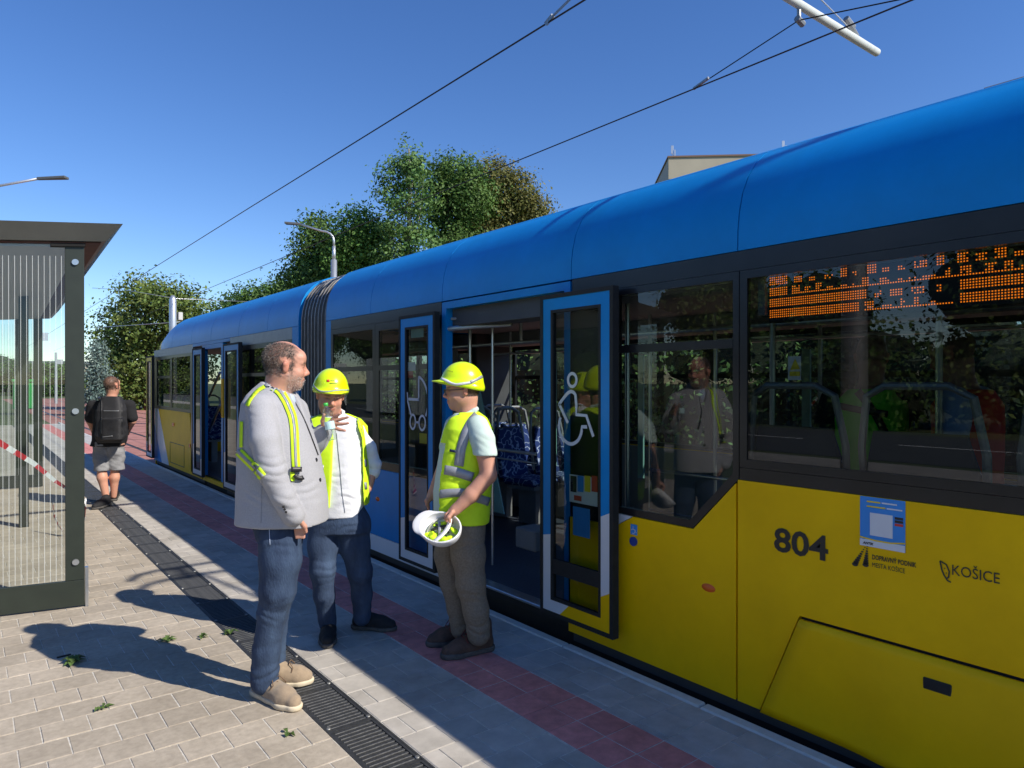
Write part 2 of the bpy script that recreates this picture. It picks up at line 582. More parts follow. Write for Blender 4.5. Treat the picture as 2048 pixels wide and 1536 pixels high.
def field(name, mat, x0, x1, cols, y0, y1, offs, limit, stuffname, gap=.005, pitch=PITCH, first=None):
    """rows of stones; the `limit` nearest ones in view are objects, the rest one joined mesh"""
    cache = {}
    spots = []
    nrow = int((y1-y0)/pitch)
    cw = (x1-x0)/cols
    for i in range(nrow):
        yc = y0 + (i+.5)*pitch
        o = offs[i % len(offs)]
        edges = [x0] + [x0 + cw*(k+o) for k in range(0 if o else 1, cols)] + [x1]
        edges = [e for e in edges if x0-1e-6 <= e <= x1+1e-6]
        for a, c in zip(edges[:-1], edges[1:]):
            if c-a > .02:
                spots.append(((a+c)/2, yc, c-a-gap))
    def score(p):
        x, y = p[0], p[1]
        dep = x*math.sin(YAW) + y*math.cos(YAW); rgt = x*math.cos(YAW) - y*math.sin(YAW)
        if dep < .3: return 1e6 - y
        px, py = 1024 + FPX*rgt/dep, 768 + FPX*1.6/dep
        if px < -60 or px > 2110 or py > 1600: return 1e5 - y
        return dep
    spots.sort(key=score)
    near = [p for p in spots[:limit] if score(p) < 1e4]
    ns = set(map(id, near))
    r = random.Random(3)
    for x, y, w in near:
        key = (round(w, 3), r.randrange(3))
        if key not in cache:
            cache[key] = stone_mesh(w, pitch-gap, name, mat, hash(key) & 255)
        o = bpy.data.objects.new(name, cache[key])
        o.location = (x, y, r.uniform(-.0012, .0012))
        o.rotation_euler = (r.uniform(-.004, .004), r.uniform(-.004, .004), r.uniform(-.004, .004))
        link(o, plat)
    bb = MB()
    for p in spots:
        if id(p) in ns: continue
        x, y, w = p
        z = r.uniform(-.001, .001)
        hw, hl = w/2, (pitch-gap)/2
        bb.add([(x-hw,y-hl,z),(x+hw,y-hl,z),(x+hw,y+hl,z),(x-hw,y+hl,z),(x-hw,y-hl,-.02),(x+hw,y-hl,-.02),(x+hw,y+hl,-.02),(x-hw,y+hl,-.02)],
               [(0,1,2,3),(0,4,5,1),(1,5,6,2),(2,6,7,3),(3,7,4,0)])
    so = mesh_obj(stuffname, bb.v, bb.f, mat, plat)
    so['kind'] = 'stuff'
field('paver', m_paver, 1.288 - 24*PITCH, 1.288, 24, .9, 31.9, (0, .5), 300, 'far_pavers')
field('edge_paver', m_paver2, 1.529, 2.088, 3, .9, 31.9, (.45, .95), 200, 'far_edge_pavers')
field('red_paver', m_red, 2.088, 2.446, 2, .9, 31.9, (0,), 160, 'far_red_pavers', gap=.005)
field('slab', m_slab, 2.446, 2.824, 2, .9, 31.9, (.2, .5), 200, 'far_slabs', gap=.004)
kme = None
for i in range(33):
    bb = MB(); bb.box((2.826, -.497, -.3), (2.893, .497, .006), .008)
    if kme is None:
        ko = bb.build('kerb_stone', m_kerb, plat); kme = ko.data
    else:
        ko = link(bpy.data.objects.new('kerb_stone', kme), plat)
    ko.location = (0, .62 + i, random.uniform(-.001, .002))

# drain channel
m_slot = m_black
drain = empty('drain_channel', (0, 0, 0)); tag(drain, 'dark slotted iron drain channel running along the paved platform', 'drain')
b = MB(); b.box((1.292, .9, -.055), (1.524, 31.9, -.028)); b.build('channel_bed', m_black, drain)
b = MB(); b.box((1.289, .9, -.055), (1.299, 31.9, -.001)); b.box((1.517, .9, -.055), (1.527, 31.9, -.001)); b.build('edge_rail', m_iron, drain)
GL = .4625
slat = None
def slat_mesh():
    bb = MB(); bb.box((-.105, -.0095, -.02), (.105, .0095, 0), .003)
    return bb
far = MB()
scr = M('screw_zinc', (.25, .25, .24), rough=.5, metal=.6)
for g in range(-1, 60):
    y0 = 2.56 + (g-2)*GL
    if y0 < .9: continue
    if y0 > 31.2: break
    if g < 19:
        gr = MB(); gr.box((1.300, y0+.004, -.024), (1.312, y0+GL-.004, -.002)); gr.box((1.504, y0+.004, -.024), (1.516, y0+GL-.004, -.002))
        gr.box((1.312, y0+.004, -.024), (1.504, y0+.014, -.002)); gr.box((1.312, y0+GL-.014, -.024), (1.504, y0+GL-.004, -.002))
        go = gr.build('grate', m_iron, drain)
        for k in range(14):
            y = y0 + .03 + k*.0309
            if slat is None:
                so = slat_mesh().build('slat', m_iron, go); slat = so.data
            else:
                so = link(bpy.data.objects.new('slat', slat), go)
            so.location = (1.408, y, -.003); so.scale = (.91, 1, 1)
        for x in (1.308, 1.508):
            sb = MB(); sb.lathe([(.0, 0), (.011, 0), (.009, .004), (.0, .0045)], 10, (x, y0+.022, -.001)); sb.build('screw', scr, go)
    else:
        for k in range(14):
            y = y0 + .03 + k*.0309
            far.box((1.302, y-.0095, -.02), (1.515, y+.0095, -.003))
fo = far.build('far_grates', m_iron, drain); fo['kind'] = 'stuff'
# ------------------------------------------------------------------ the tram
TX, TW = 2.95, 2.50
TR = TX + TW
CX = TX + TW/2
def PY(px, X):                       # distance along the platform at which a line of sight through photo column px meets the plane x = X
    return X / math.tan(YAW + math.atan((px-1024)/FPX))

m_blue = M('blue_paint', (0.0, 0.245, 0.66), rough=.38, var=.06, scale=1.2, spec=.30, stain=.10, bump=.02, bscale=3)
m_yel = M('yellow_paint', (0.98, 0.565, 0.0), rough=.42, var=.06, scale=1.5, spec=.2, stain=.10, bump=.02, bscale=3)
m_wht = M('white_lacquer', (0.74, 0.75, 0.78), rough=.35, var=.04, scale=2, coat=.3)
m_blk = M('black_gloss_trim', (0.012, 0.012, 0.014), rough=.28, var=.3, scale=5)
m_rub = M('black_rubber', (0.014, 0.014, 0.014), rough=.75, var=.3, scale=20)
m_bel = M('bellows_rubber', (0.075, 0.072, 0.068), rough=.5, var=.35, scale=14)
m_int = M('interior_grey', (0.20, 0.205, 0.21), rough=.6, var=.08, scale=3)
m_intd = M('interior_dark', (0.055, 0.058, 0.065), rough=.6, var=.15, scale=4)
m_floor = M('tram_floor', (0.05, 0.06, 0.085), rough=.6, var=.25, scale=60)
m_steel = M('brushed_steel', (0.55, 0.56, 0.57), rough=.3, metal=.9, var=.08, scale=30)
m_gmet = M('grey_metal', (0.30, 0.31, 0.32), rough=.45, metal=.5, var=.1)
m_orange = M('amber_lens', (0.75, 0.13, 0.012), rough=.25, var=.1)
m_green = M('teal_panel', (0.22, 0.42, 0.38), rough=.3, var=.08)
m_yrail = M('yellow_grab', (0.80, 0.42, 0.01), rough=.35, var=.05)
m_ink = M('dark_lettering', (0.02, 0.02, 0.02), rough=.5)
m_pict = M('pale_pictogram', (0.55, 0.58, 0.66), rough=.5, var=.04)
m_win = glass('window_glass', (0.55, 0.63, 0.61), refl=1.1)
m_wind = glass('dark_window_glass', (0.40, 0.46, 0.46), refl=1.1)
m_led = M('led_amber', (1.0, 0.19, 0.006), rough=.5, var=.02, emit=1.7)
m_sblue = M('sticker_blue', (0.035, 0.27, 0.72), rough=.5, var=.05)
m_sgrey = M('sticker_white', (0.72, 0.73, 0.76), rough=.5, var=.03)
m_syel = M('sticker_yellow', (0.85, 0.62, 0.03), rough=.5, var=.03)
m_sred = M('sticker_red', (0.62, 0.05, 0.04), rough=.5, var=.03)

def seat_fabric():
    m = bpy.data.materials.new('seat_fabric'); m.use_nodes = True
    N = m.node_tree.nodes; L = m.node_tree.links
    bs = N['Principled BSDF']; bs.inputs['Roughness'].default_value = .9
    tc = N.new('ShaderNodeTexCoord'); nz = N.new('ShaderNodeTexNoise'); nz.inputs['Scale'].default_value = 11; nz.inputs['Detail'].default_value = 1.5
    rp = N.new('ShaderNodeValToRGB'); e = rp.color_ramp.elements
    e[0].position = .46; e[0].color = (.012, .035, .16, 1); e[1].position = .5; e[1].color = (.45, .55, .75, 1)
    x = e.new(.54); x.color = (.012, .035, .16, 1)
    L.new(tc.outputs['Object'], nz.inputs['Vector']); L.new(nz.outputs['Fac'], rp.inputs[0]); L.new(rp.outputs[0], bs.inputs['Base Color'])
    return m
m_seat = seat_fabric()

tram = empty('tram', (CX, 5.3, RAIL))
tag(tram, 'long blue and yellow articulated low floor tram standing open at the platform', 'tram')
bpy.context.view_layer.update()
TINV = Matrix.Translation((-CX, -5.3, -RAIL))
def tp(o):                           # parts are modelled in world metres
    o.matrix_parent_inverse = TINV
    return o
def TB(mb, name, mat, parent=None, **k):
    o = mb.build(name, mat, parent or tram, **k)
    if parent is None: tp(o)
    return o
def side(poly, name, mat, x0=TX, th=.035, parent=None, bevel=.0):
    return TB(MB().prismx(poly, x0, x0+th), name, mat, parent, bevel=bevel)
def rect(y0, y1, z0, z1):
    return [(y0,z0),(y1,z0),(y1,z1),(y0,z1)]

# ---- lower skin, platform side
ZB, ZW = .048, 1.126
side([(1.985,ZB),(1.985,ZW),(-5,ZW),(-5,ZB),(-.212,ZB),(-.212,.546),(1.664,.546),(1.862,ZB)], 'side_panel', m_yel, bevel=.003)
# maintenance hatch, slightly domed
hb = MB(); nh, mh = 26, 12
hv = []
for j in range(mh+1):
    t = j/mh; z = ZB + t*(.536-ZB); yl = 1.850 + t*(1.655-1.850)
    for i in range(nh+1):
        s_ = i/nh; y = yl + s_*(-.2-yl)
        bulge = .030 * min(1, max(0, (1.50-y)/.22))**2 * (1 - t**3) * (.55+.45*math.cos(min(1, abs(t-.35)/.65)*math.pi*.5))
        hv.append((TX - bulge, y, z))
hf = [(j*(nh+1)+i, j*(nh+1)+i+1, (j+1)*(nh+1)+i+1, (j+1)*(nh+1)+i) for j in range(mh) for i in range(nh)]
hb.add(hv, hf)
hatch = TB(hb, 'hatch', m_yel, smooth=True)
hatch.modifiers.new('thick', 'SOLIDIFY').thickness = .02
hatch.modifiers['thick'].offset = -1
TB(MB().box((TX-.036, 1.137, .412), (TX-.027, 1.037, .458), .004), 'vent_plate', m_rub, hatch).matrix_parent_inverse = Matrix()
TB(MB().tube([(TX-.004,1.697,.307),(TX+.004,1.697,.307)], .011, 14), 'lock', m_steel, hatch)
side([(1.995,ZB),(1.995,1.108),(2.248,.842),(2.66,.842),(2.80,.765),(3.195,.765),(3.195,ZB)], 'side_panel', m_yel, bevel=.003)
side([(2.664,.842),(2.80,.842),(2.80,.769)], 'side_panel', m_wht)
side(rect(4.665, 6.925, .195, .806), 'side_panel', m_blue, bevel=.003)
side(rect(4.665, 6.925, ZB, .191), 'side_panel', m_wht, bevel=.003)
side(rect(6.80, 6.925, .81, 2.236), 'corner_pillar', m_blue)
# backing and underframe
TB(MB().box((TX+.04, -4.98, -.02), (TX+.07, 3.19, .835)).box((TX+.04, 4.67, -.02), (TX+.07, 6.9, .80)), 'inner_lining', m_intd)
TB(MB().box((TX+.045, -4.98, .836), (TX+.07, 1.97, 1.12)), 'inner_lining', m_intd)
TB(MB().box((TX+.06, -5, RAIL+.10), (TR-.06, 6.9, .04)).box((TX+.06, 7.72, RAIL+.10), (TR-.06, 15.5, .04)), 'underframe', m_rub)
# ---- window band, platform side
side(rect(-5, 3.16, 2.142, 2.236), 'cantrail', m_blk)
side(rect(4.672, 6.798, 2.142, 2.236), 'cantrail', m_blk)
side(rect(2.802, 3.178, .769, 2.140), 'door_post', m_blk)
side(rect(-5, 1.973, 1.128, 1.186), 'sill_trim', m_blk)
def window(outer, inner, mat=None, transom=None, xo=TX, xi=None, sgn=1):
    w = TB(MB().ringx(outer, inner, xo, xo + sgn*.03), 'window', m_blk)
    g = mesh_obj('pane', [(xo + sgn*.006, *p) for p in inner], [tuple(range(len(inner)))], mat or m_win, w)
    if transom:
        y0 = min(p[0] for p in inner); y1 = max(p[0] for p in inner)
        MB().box((xo - sgn*.002, y0, transom-.022), (xo + sgn*.02, y1, transom+.022)).build('transom', m_blk, w)
    return w
def rwin(y0, y1, z0, z1, m=.03, **k):
    return window(rect(y0, y1, z0, z1), rect(y0+m, y1-m, z0+m, z1-m), **k)
rwin(5.812, 6.797, .812, 2.140, m=.05, transom=1.73)
rwin(4.672, 5.808, .812, 2.140, m=.07, transom=1.73)
window([(2.80,.846),(2.25,.846),(1.978,1.130),(1.978,2.140),(2.80,2.140)], [(2.772,.885),(2.268,.885),(2.012,1.152),(2.012,2.10),(2.772,2.10)], transom=1.79)
rwin(-.60, 1.973, 1.188, 2.140, m=.04, mat=glass('tinted_window_glass', (0.36, 0.42, 0.41), refl=1.15))
rwin(-2.8, -.604, 1.188, 2.140, m=.04)
rwin(-5.0, -2.804, 1.188, 2.140, m=.04)
# ---- doorway frame
side([(4.664,.125),(4.604,.125),(4.604,2.176),(3.235,2.176),(3.235,.125),(3.18,.125),(3.18,2.229),(4.664,2.229)], 'door_frame', m_blue, th=.06)
side(rect(3.20, 4.66, .06, .118), 'door_step', m_rub, x0=TX+.02, th=.1)
TB(MB().box((TX-.012, 3.22, .119), (TX+.09, 4.62, .139), .004), 'door_sill', m_steel)
TB(MB().box((TX+.06, 3.2, 2.04), (TX+.28, 4.66, 2.175)), 'door_drive_cover', m_intd)
# ---- rear section, platform side
R0, R1 = 7.69, 15.45
side(rect(7.69, 7.885, ZB, 2.236), 'corner_pillar', m_blue)
side(rect(7.888, 10.30, 2.10, 2.236), 'cantrail', m_gmet)
side(rect(10.30, 12.40, 2.19, 2.236), 'cantrail', m_blue)
side(rect(12.40, 15.45, 2.10, 2.236), 'cantrail', m_gmet)
rwin(7.89, 8.74, .83, 2.098, m=.06, transom=1.70, mat=m_wind)
rwin(8.744, 9.86, .83, 2.098, m=.06, transom=1.70, mat=m_wind)
side(rect(7.89, 9.86, .20, .826), 'side_panel', m_blue); side(rect(7.89, 9.86, ZB, .196), 'side_panel', m_wht)
side(rect(9.864, 10.64, ZB, 2.098), 'door_post', m_blk)
side(rect(10.0, 11.75, ZB, .112), 'side_panel', m_yel, x0=TX-.004)
side([(11.80,.125),(11.70,.125),(11.70,2.12),(10.75,2.12),(10.75,.125),(10.66,.125),(10.66,2.186),(11.80,2.186)], 'door_frame', m_blue, th=.06)
side(rect(11.81, 12.52, .1, 2.098), 'door_post', m_blk)
rwin(12.524, 13.96, 1.085, 2.098, m=.05, mat=m_wind)
rwin(13.964, 15.25, 1.085, 2.098, m=.06, mat=m_wind, transom=1.70)
side(rect(15.253, 15.45, 1.085, 2.098), 'corner_pillar', m_blk)
side([(11.81,ZB),(11.81,.098),(12.40,.098),(12.524,.7),(12.62,1.08),(15.05,1.08),(14.15,ZB)], 'side_panel', m_yel, bevel=.003)
side([(14.16,ZB),(15.06,1.08),(15.40,1.08),(15.40,.75),(14.75,ZB)], 'side_panel', m_wht)
side([(14.76,ZB),(15.41,.75),(15.45,.75),(15.45,ZB)], 'side_panel', m_blue)
TB(MB().ringx(rect(12.98,14.05,.12,.50), rect(12.99,14.04,.13,.49), TX-.004, TX+.002), 'hatch', m_ink)
TB(MB().box((TX-.01, 13.86, .80), (TX, 13.72, .86)), 'marker_lamp', m_orange)
TB(MB().box((TX-.01, 12.62, .50), (TX, 12.56, .56)), 'marker_lamp', m_orange)
TB(MB().box((TX+.04, 7.72, -.02), (TX+.07, 10.6, .82)).box((TX+.04, 11.82, -.02), (TX+.07, 15.4, 1.08)), 'inner_lining', m_intd)
# ---- far side wall
for ya, yb in ((-5, 6.92), (7.69, 15.45)):
    TB(MB().prismx(rect(ya, yb, ZB, .96), TR-.035, TR), 'far_side_panel', m_yel)
    TB(MB().prismx(rect(ya, yb, 2.05, 2.236), TR-.035, TR), 'far_cantrail', m_blk)
    TB(MB().prismx(rect(ya+.02, yb-.02, ZB, .95), TR-.06, TR-.04), 'inner_lining', m_int)
    n = max(1, round((yb-ya)/1.42)); st = (yb-ya)/n
    for i in range(n):
        window(rect(ya+i*st, ya+(i+1)*st-.004, .962, 2.048), rect(ya+i*st+.06, ya+(i+1)*st-.064, 1.0, 2.0), xo=TR, sgn=-1, transom=1.66, mat=glass('clear_window_glass', (.82, .88, .86)))
# ---- ends
TB(MB().box((TX+.05, -5.06, RAIL+.1), (TR-.05, -5.0, 2.22)), 'front_wall', m_yel)
TB(MB().box((TX+.03, 15.452, RAIL+.1), (TR-.03, 15.50, 1.05)), 'rear_wall', m_yel)
mesh_obj('rear_window', [(TX+.05,15.49,1.06),(TR-.05,15.49,1.06),(TR-.12,15.44,2.2),(TX+.12,15.44,2.2)], [(0,1,2,3)], m_wind, tram).matrix_parent_inverse = TINV
# ---- roof shroud segments
prof = [(2.950,2.240),(2.952,2.34),(2.964,2.43),(2.992,2.53),(3.042,2.622),(3.112,2.702),(3.205,2.772),(3.33,2.822),(3.50,2.852),(3.80,2.872),(4.2,2.878)]
prof = prof + [(2*CX-x, z) for x, z in prof[-2::-1]]
def roof_seg(y0, y1, mat=m_blue, f0=None, f1=None, parent=None, name='roof_panel'):
    rings = []
    ns = 2 if f0 is None else 7
    for i in range(ns):
        t = i/(ns-1)
        y = y0 + t*(y1-y0)
        s_ = 1.0 if f0 is None else (f0 + (f1-f0)*t**2.2)
        rings.append([(CX + (x-CX)*(1-.10*(1-s_)), y, 2.240 + (z-2.240)*s_) for x, z in prof])
    o = TB(MB().loft(rings, True), name, mat, parent)
    smooth_angle(o, 50)
    return o
cuts = [-5.0, -2.2, .2, 1.985, 3.17, 4.66, 5.90, 6.925]
for a, c in zip(cuts[:-1], cuts[1:]):
    roof_seg(a+.003, c-.003)
cuts = [7.69, 8.73, 9.90, 11.3, 12.5, 13.9]
for a, c in zip(cuts[:-1], cuts[1:]):
    roof_seg(a+.004, c-.004)
roof_seg(13.904, 15.05, f0=1.0, f1=.62)
roof_seg(15.052, 15.47, m_yel, f0=.62, f1=.12)
TB(MB().box((3.24, -4.6, 2.80), (5.16, -.55, 2.97), .05).box((3.9, .5, 2.86), (4.6, 1.3, 3.05), .04), 'roof_equipment', m_gmet)
# pantograph up to the wire
pg = MB()
for s_ in (-1, 1):
    pg.tube([(CX+s_*.3, .8, 3.0), (CX+s_*.28, -.5, 3.9), (CX+s_*.22, .75, 4.86)], .022, 6)
for y in (.60, .95):
    pg.tube([(CX-.78, y, 4.74), (CX-.62, y, 4.88), (CX-.45, y, 4.93), (CX+.45, y, 4.93), (CX+.62, y, 4.88), (CX+.78, y, 4.74)], .028, 6)
pg.tube([(CX-.3, .6, 4.88), (CX-.3, .95, 4.88)], .02, 6); pg.tube([(CX+.3, .6, 4.88), (CX+.3, .95, 4.88)], .02, 6)
TB(pg, 'pantograph', m_gmet)
# ---- bellows between the two sections
sidep = [(TX+.03, .12)] + [(TX+.02, z) for z in (.6, 1.2, 1.8, 2.2)] + [(x+.02 if x < CX else x-.02, z-.02) for x, z in prof[1:-1]] + [(TR-.02, z) for z in (2.2, 1.8, 1.2, .6)] + [(TR-.03, .12)]
bel = empty('bellows', (0, 0, 0), parent=tram); bel.matrix_parent_inverse = TINV
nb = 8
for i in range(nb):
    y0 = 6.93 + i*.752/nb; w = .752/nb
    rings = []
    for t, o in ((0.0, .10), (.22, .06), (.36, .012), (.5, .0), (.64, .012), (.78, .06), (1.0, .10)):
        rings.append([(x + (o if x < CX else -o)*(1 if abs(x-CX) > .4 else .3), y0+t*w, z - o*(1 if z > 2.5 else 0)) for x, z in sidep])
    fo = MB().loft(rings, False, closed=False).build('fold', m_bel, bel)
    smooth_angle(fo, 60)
    MB().tube([(x-.004 if x < CX else x+.004, y0+.5*w, z+.004*(z > 2.5)) for x, z in sidep], .0075, 6).build('crest_highlight', M('crest_highlight_grey', (.30, .29, .28), rough=.4, metal=.4, var=.25, scale=6), bel, smooth=True)  # pale tube added on each fold crest to stand for its edge highlight
TB(MB().box((TX+.12, 6.93, .10), (TR-.12, 7.68, .15)), 'floor', m_floor)
# ---- inside: floor, ceiling, grab rails, seats
for ya, yb in ((-4.98, 6.9), (7.72, 15.4)):
    TB(MB().box((TX+.071, ya, .10), (TR-.061, yb, .138)), 'floor', m_floor)
    TB(MB().box((TX+.05, ya, 2.19), (TR-.05, yb, 2.232)), 'ceiling', m_int)
    TB(MB().box((TX+.07, ya, 2.10), (TX+.35, 3.1 if ya < 0 else 10.5, 2.188)).box((TR-.40, ya, 2.04), (TR-.07, yb, 2.188)), 'ceiling_duct', m_int)
for xa in (TX+.10, TR-.62):
    TB(MB().box((xa, 6.86, .14), (xa+.52, 6.90, 2.18)), 'end_wall', m_intd)
TB(MB().box((TX+.10, 10.66, .14), (TX+.9, 10.70, 2.18)), 'screen', m_intd)
def pole(pts, r=.016, mat=None, name='grab_pole'):
    return TB(MB().tube(pts, r, 10), name, mat or m_steel)
def vpole(px, X, z0=.14, z1=2.18, **k):
    y = PY(px, X); return pole([(X, y, z0), (X, y, z1)], **k)
vpole(940, 3.45); vpole(985, 3.30, r=.011); vpole(1021, 4.9, r=.014); vpole(1042, 3.9, z0=1.95)
vpole(1255, 3.35); vpole(1300, 4.6); vpole(1430, 4.9); vpole(1545, 3.5); vpole(1878, 3.6, z0=.5); vpole(1640, 5.2)
pole([(3.6, -4.5, 1.93), (3.6, 6.6, 1.93)], .014); pole([(4.9, -4.5, 1.93), (4.9, 6.6, 1.93)], .014)
pole([(3.42, PY(992,3.42), 1.05), (3.42, PY(1072,3.42), 1.05)], .014); pole([(3.42, PY(992,3.42), .98), (3.42, PY(1072,3.42), .98)], .007)
pole([(3.2, 2.75, 1.08), (3.2, 2.15, 1.08)], .010); pole([(3.2, 2.75, .84), (3.2, 2.15, .84)], .010)
pole([(3.3, PY(418,3.3), 1.35), (3.05, PY(440,3.05), 1.75)], .02); pole([(3.3, PY(418,3.3), .75), (3.05, PY(440,3.05), 1.25)], .02)
# glazed screens beside the door
yy = PY(965, 3.5)
TB(MB().prismx([(yy-.28,.5),(yy+.32,.5),(yy+.32,1.62),(yy+.10,1.62)], 3.52, 3.53), 'draught_screen', m_green)
TB(MB().box((3.60, PY(905,3.6), .3), (3.66, PY(878,3.6), 1.95)), 'draught_screen', m_int)
for px in (1110, 1235, 1284, 1615):
    y = PY(px, 5.0)
    TB(MB().box((4.98, y-.03, .7), (5.0, y+.035, 1.85)), 'wall_strip', m_green)
TB(MB().tube([(TX+.03, 4.62, 2.02), (TX+.12, 4.40, 2.03), (TX+.26, 4.1, 2.03)], [.022, .02, .012], 10), 'door_arm', m_steel)
TB(MB().tube([(TX+.05, 4.60, 2.10), (TX+.22, 4.2, 2.10)], .012, 8), 'door_arm', m_gmet)
def seat(x, y, z, rz):
    s_ = empty('seat', (x, y, z), rz, tram); s_.matrix_parent_inverse = TINV
    MB().box((-.21, -.21, .40), (.21, .22, .47), .03).build('cushion', m_seat, s_)
    bk = MB(); bk.loft([[(-.20,.20,.46),(.20,.20,.46),(.20,.25,.46),(-.20,.25,.46)], [(-.21,.26,.80),(.21,.26,.80),(.21,.29,.80),(-.21,.29,.80)], [(-.17,.29,.96),(.17,.29,.96),(.17,.31,.96),(-.17,.31,.96)]])
    bk.build('backrest', m_seat, s_)
    MB().loft([[(-.205,.252,.44),(.205,.252,.44),(.205,.275,.44),(-.205,.275,.44)], [(-.215,.292,.80),(.215,.292,.80),(.215,.318,.80),(-.215,.318,.80)], [(-.175,.312,.975),(.175,.312,.975),(.175,.335,.975),(-.175,.335,.975)]]).build('back_shell', m_intd, s_)
    MB().tube([(-.225,.26,.50),(-.235,.31,.90),(-.20,.34,1.12),(-.12,.355,1.165),(.12,.355,1.165),(.20,.34,1.12),(.235,.31,.90),(.225,.26,.50)], .017, 8).build('back_frame', m_gmet, s_)
    MB().box((-.05, -.1, 0), (.05, .12, .40)).box((-.16, -.17, .36), (.16, .18, .40)).build('pedestal', m_gmet, s_)
    return s_
# pair opposite the open door, one row behind it, two with their backs to the big window, more along the far wall
for (px, X, dz, rz) in ((1004, 4.55, .02, .25), (1062, 4.55, .02, .2), (1032, 5.05, .02, .15)):
    seat(X, PY(px, X), .138+dz, rz)
TB(MB().box((TX+.08, -4.5, .14), (TX+.62, 1.97, .44)), 'podium', m_intd)
seat(3.36, 1.74, .42, math.pi/2); seat(3.36, 1.20, .42, math.pi/2); seat(3.36, .62, .42, math.pi/2)
for y in (.2, .95, 5.6, 6.2):
    seat(5.12, y, .138, 0)
for y in (8.4, 9.2, 12.9, 13.7, 14.5):
    seat(3.4, y, .2, 0)
TB(MB().box((3.40, PY(1070,3.4), .30), (3.60, PY(1030,3.4), .46), .01), 'equipment_box', m_int)

# ---- opened door leaves (they slide outside the skin)
DX = 2.855
def leaf(y0, y1, z0, z1, paint, pict=None, midbar=None, glassmat=None, bar=False, fr=(.026, .072, .018)):
    """paint(y, z) -> list of (polygon, material) for the frame colours"""
    lf = empty('door_leaf', (0, 0, 0), parent=tram); lf.matrix_parent_inverse = TINV
    e0, e1, e2 = fr
    def rr(m): return rect(y0+m, y1-m, z0+m, z1-m)
    MB().ringx(rr(0), rr(e0), DX-.004, DX+.045).build('seal', m_rub, lf)
    MB().ringx(rr(e0+e1), rr(e0+e1+e2), DX-.002, DX+.030).build('gasket', m_rub, lf)
    for poly, mt in paint(y0+e0, y1-e0, z0+e0, z1-e0, e1):
        MB().prismx(poly, DX, DX+.034).build('frame', mt, lf)
    g = e0+e1+e2
    mesh_obj('pane', [(DX+.012, *p) for p in rr(g)], [(0,1,2,3)], glassmat or m_win, lf)
    if midbar:
        MB().box((DX, y0+g, midbar-.045), (DX+.025, y1-g, midbar+.045)).build('crossbar', m_rub, lf)
    if pict:
        for pts, closed, w in pict:
            v, f = ribbon2d(pts, w, closed)
            mesh_obj('pictogram', [(DX+.008, *p) for p in v], f, m_pict, lf)
    if bar:
        MB().tube([(DX-.03, y1-g+.03, z0+1.0), (DX-.03, y1-g+.03, z0+1.55)], .022, 8).build('handle', m_yrail, lf)
    return lf
def frame_bars(y0, y1, z0, z1, w, tl, tr, bl, wy=None, top=None, ybot=None):
    """door frame in bands: the left (far) bar changes colour at tl, the right (near) bar at tr and again at wy"""
    top = top or m_blue
    P = []
    P.append(([(y1,z1),(y0,z1),(y0+w,z1-w),(y1-w,z1-w)], top))
    P.append(([(y1,z1),(y1-w,z1-w),(y1-w,tl),(y1,tl-.015)], top))
    P.append(([(y1,tl-.015),(y1-w,tl),(y1-w,z0+w),(y1,z0)], m_wht))
    P.append(([(y0,z1),(y0+w,z1-w),(y0+w,tr-.03),(y0,tr)], top))
    if wy is None:
        P.append(([(y0,tr),(y0+w,tr-.03),(y0+w,z0+w),(y0,z0)], m_wht))
        P.append(([(y0,z0),(y1,z0),(y1-w,z0+w),(y0+w,z0+w)], m_wht))
    else:
        P.append(([(y0,tr),(y0+w,tr-.03),(y0+w,wy-.035),(y0,wy)], m_wht))
        P.append(([(y0,wy),(y0+w,wy-.035),(y0+w,z0+w),(y0,z0)], m_yel))
        P.append(([(y0,z0),(ybot+.05,z0),(ybot-.03,z0+w),(y0+w,z0+w)], m_yel))
        P.append(([(ybot+.05,z0),(y1,z0),(y1-w,z0+w),(ybot-.03,z0+w)], m_wht))
    return P
def arc(cy, cz, r, a0, a1, n=18, ry=None):
    ry = ry or r
    return [(cy + ry*math.cos(R(a0+(a1-a0)*i/n)), cz + r*math.sin(R(a0+(a1-a0)*i/n))) for i in range(n+1)]
def P2(px, py, X=DX):                # photo point on the plane of the door leaves
    y = PY(px, X); d = X*math.sin(YAW) + y*math.cos(YAW)
    return (y, CAMH - (py-HOR)*d/FPX)
def pl(ox, oy, s, pts): return [P2(ox+x/s, oy+y/s) for x, y in pts]
def circ_px(ox, oy, s, cx, cy, rx, ry, n=22):
    return pl(ox, oy, s, [(cx+rx*math.cos(2*math.pi*i/n), cy+ry*math.sin(2*math.pi*i/n)) for i in range(n)])
o6 = (780, 560, 3.2)
def bez(p0, p1, p2, n=8):
    return [((1-t)**2*p0[0]+2*t*(1-t)*p1[0]+t*t*p2[0], (1-t)**2*p0[1]+2*t*(1-t)*p1[1]+t*t*p2[1]) for t in [i/n for i in range(n+1)]]
wheel = [
    (circ_px(*o6, 1160, 640, 27, 42), True, .019),
    (pl(*o6, [(1132, 915), (1077, 795)] + bez((1077,795),(1100,760),(1125,730),3) + bez((1125,730),(1158,695),(1180,735),6) + [(1186, 800), (1186, 862), (1250, 868), (1295, 1003)]), False, .021),
    (pl(*o6, [(1085, 880)] + bez((1085,880),(1060,960),(1100,1015),6) + bez((1100,1015),(1150,1080),(1198,1025),8) + bez((1198,1025),(1222,990),(1222,940),4) + [(1255, 940)]), False, .021)]
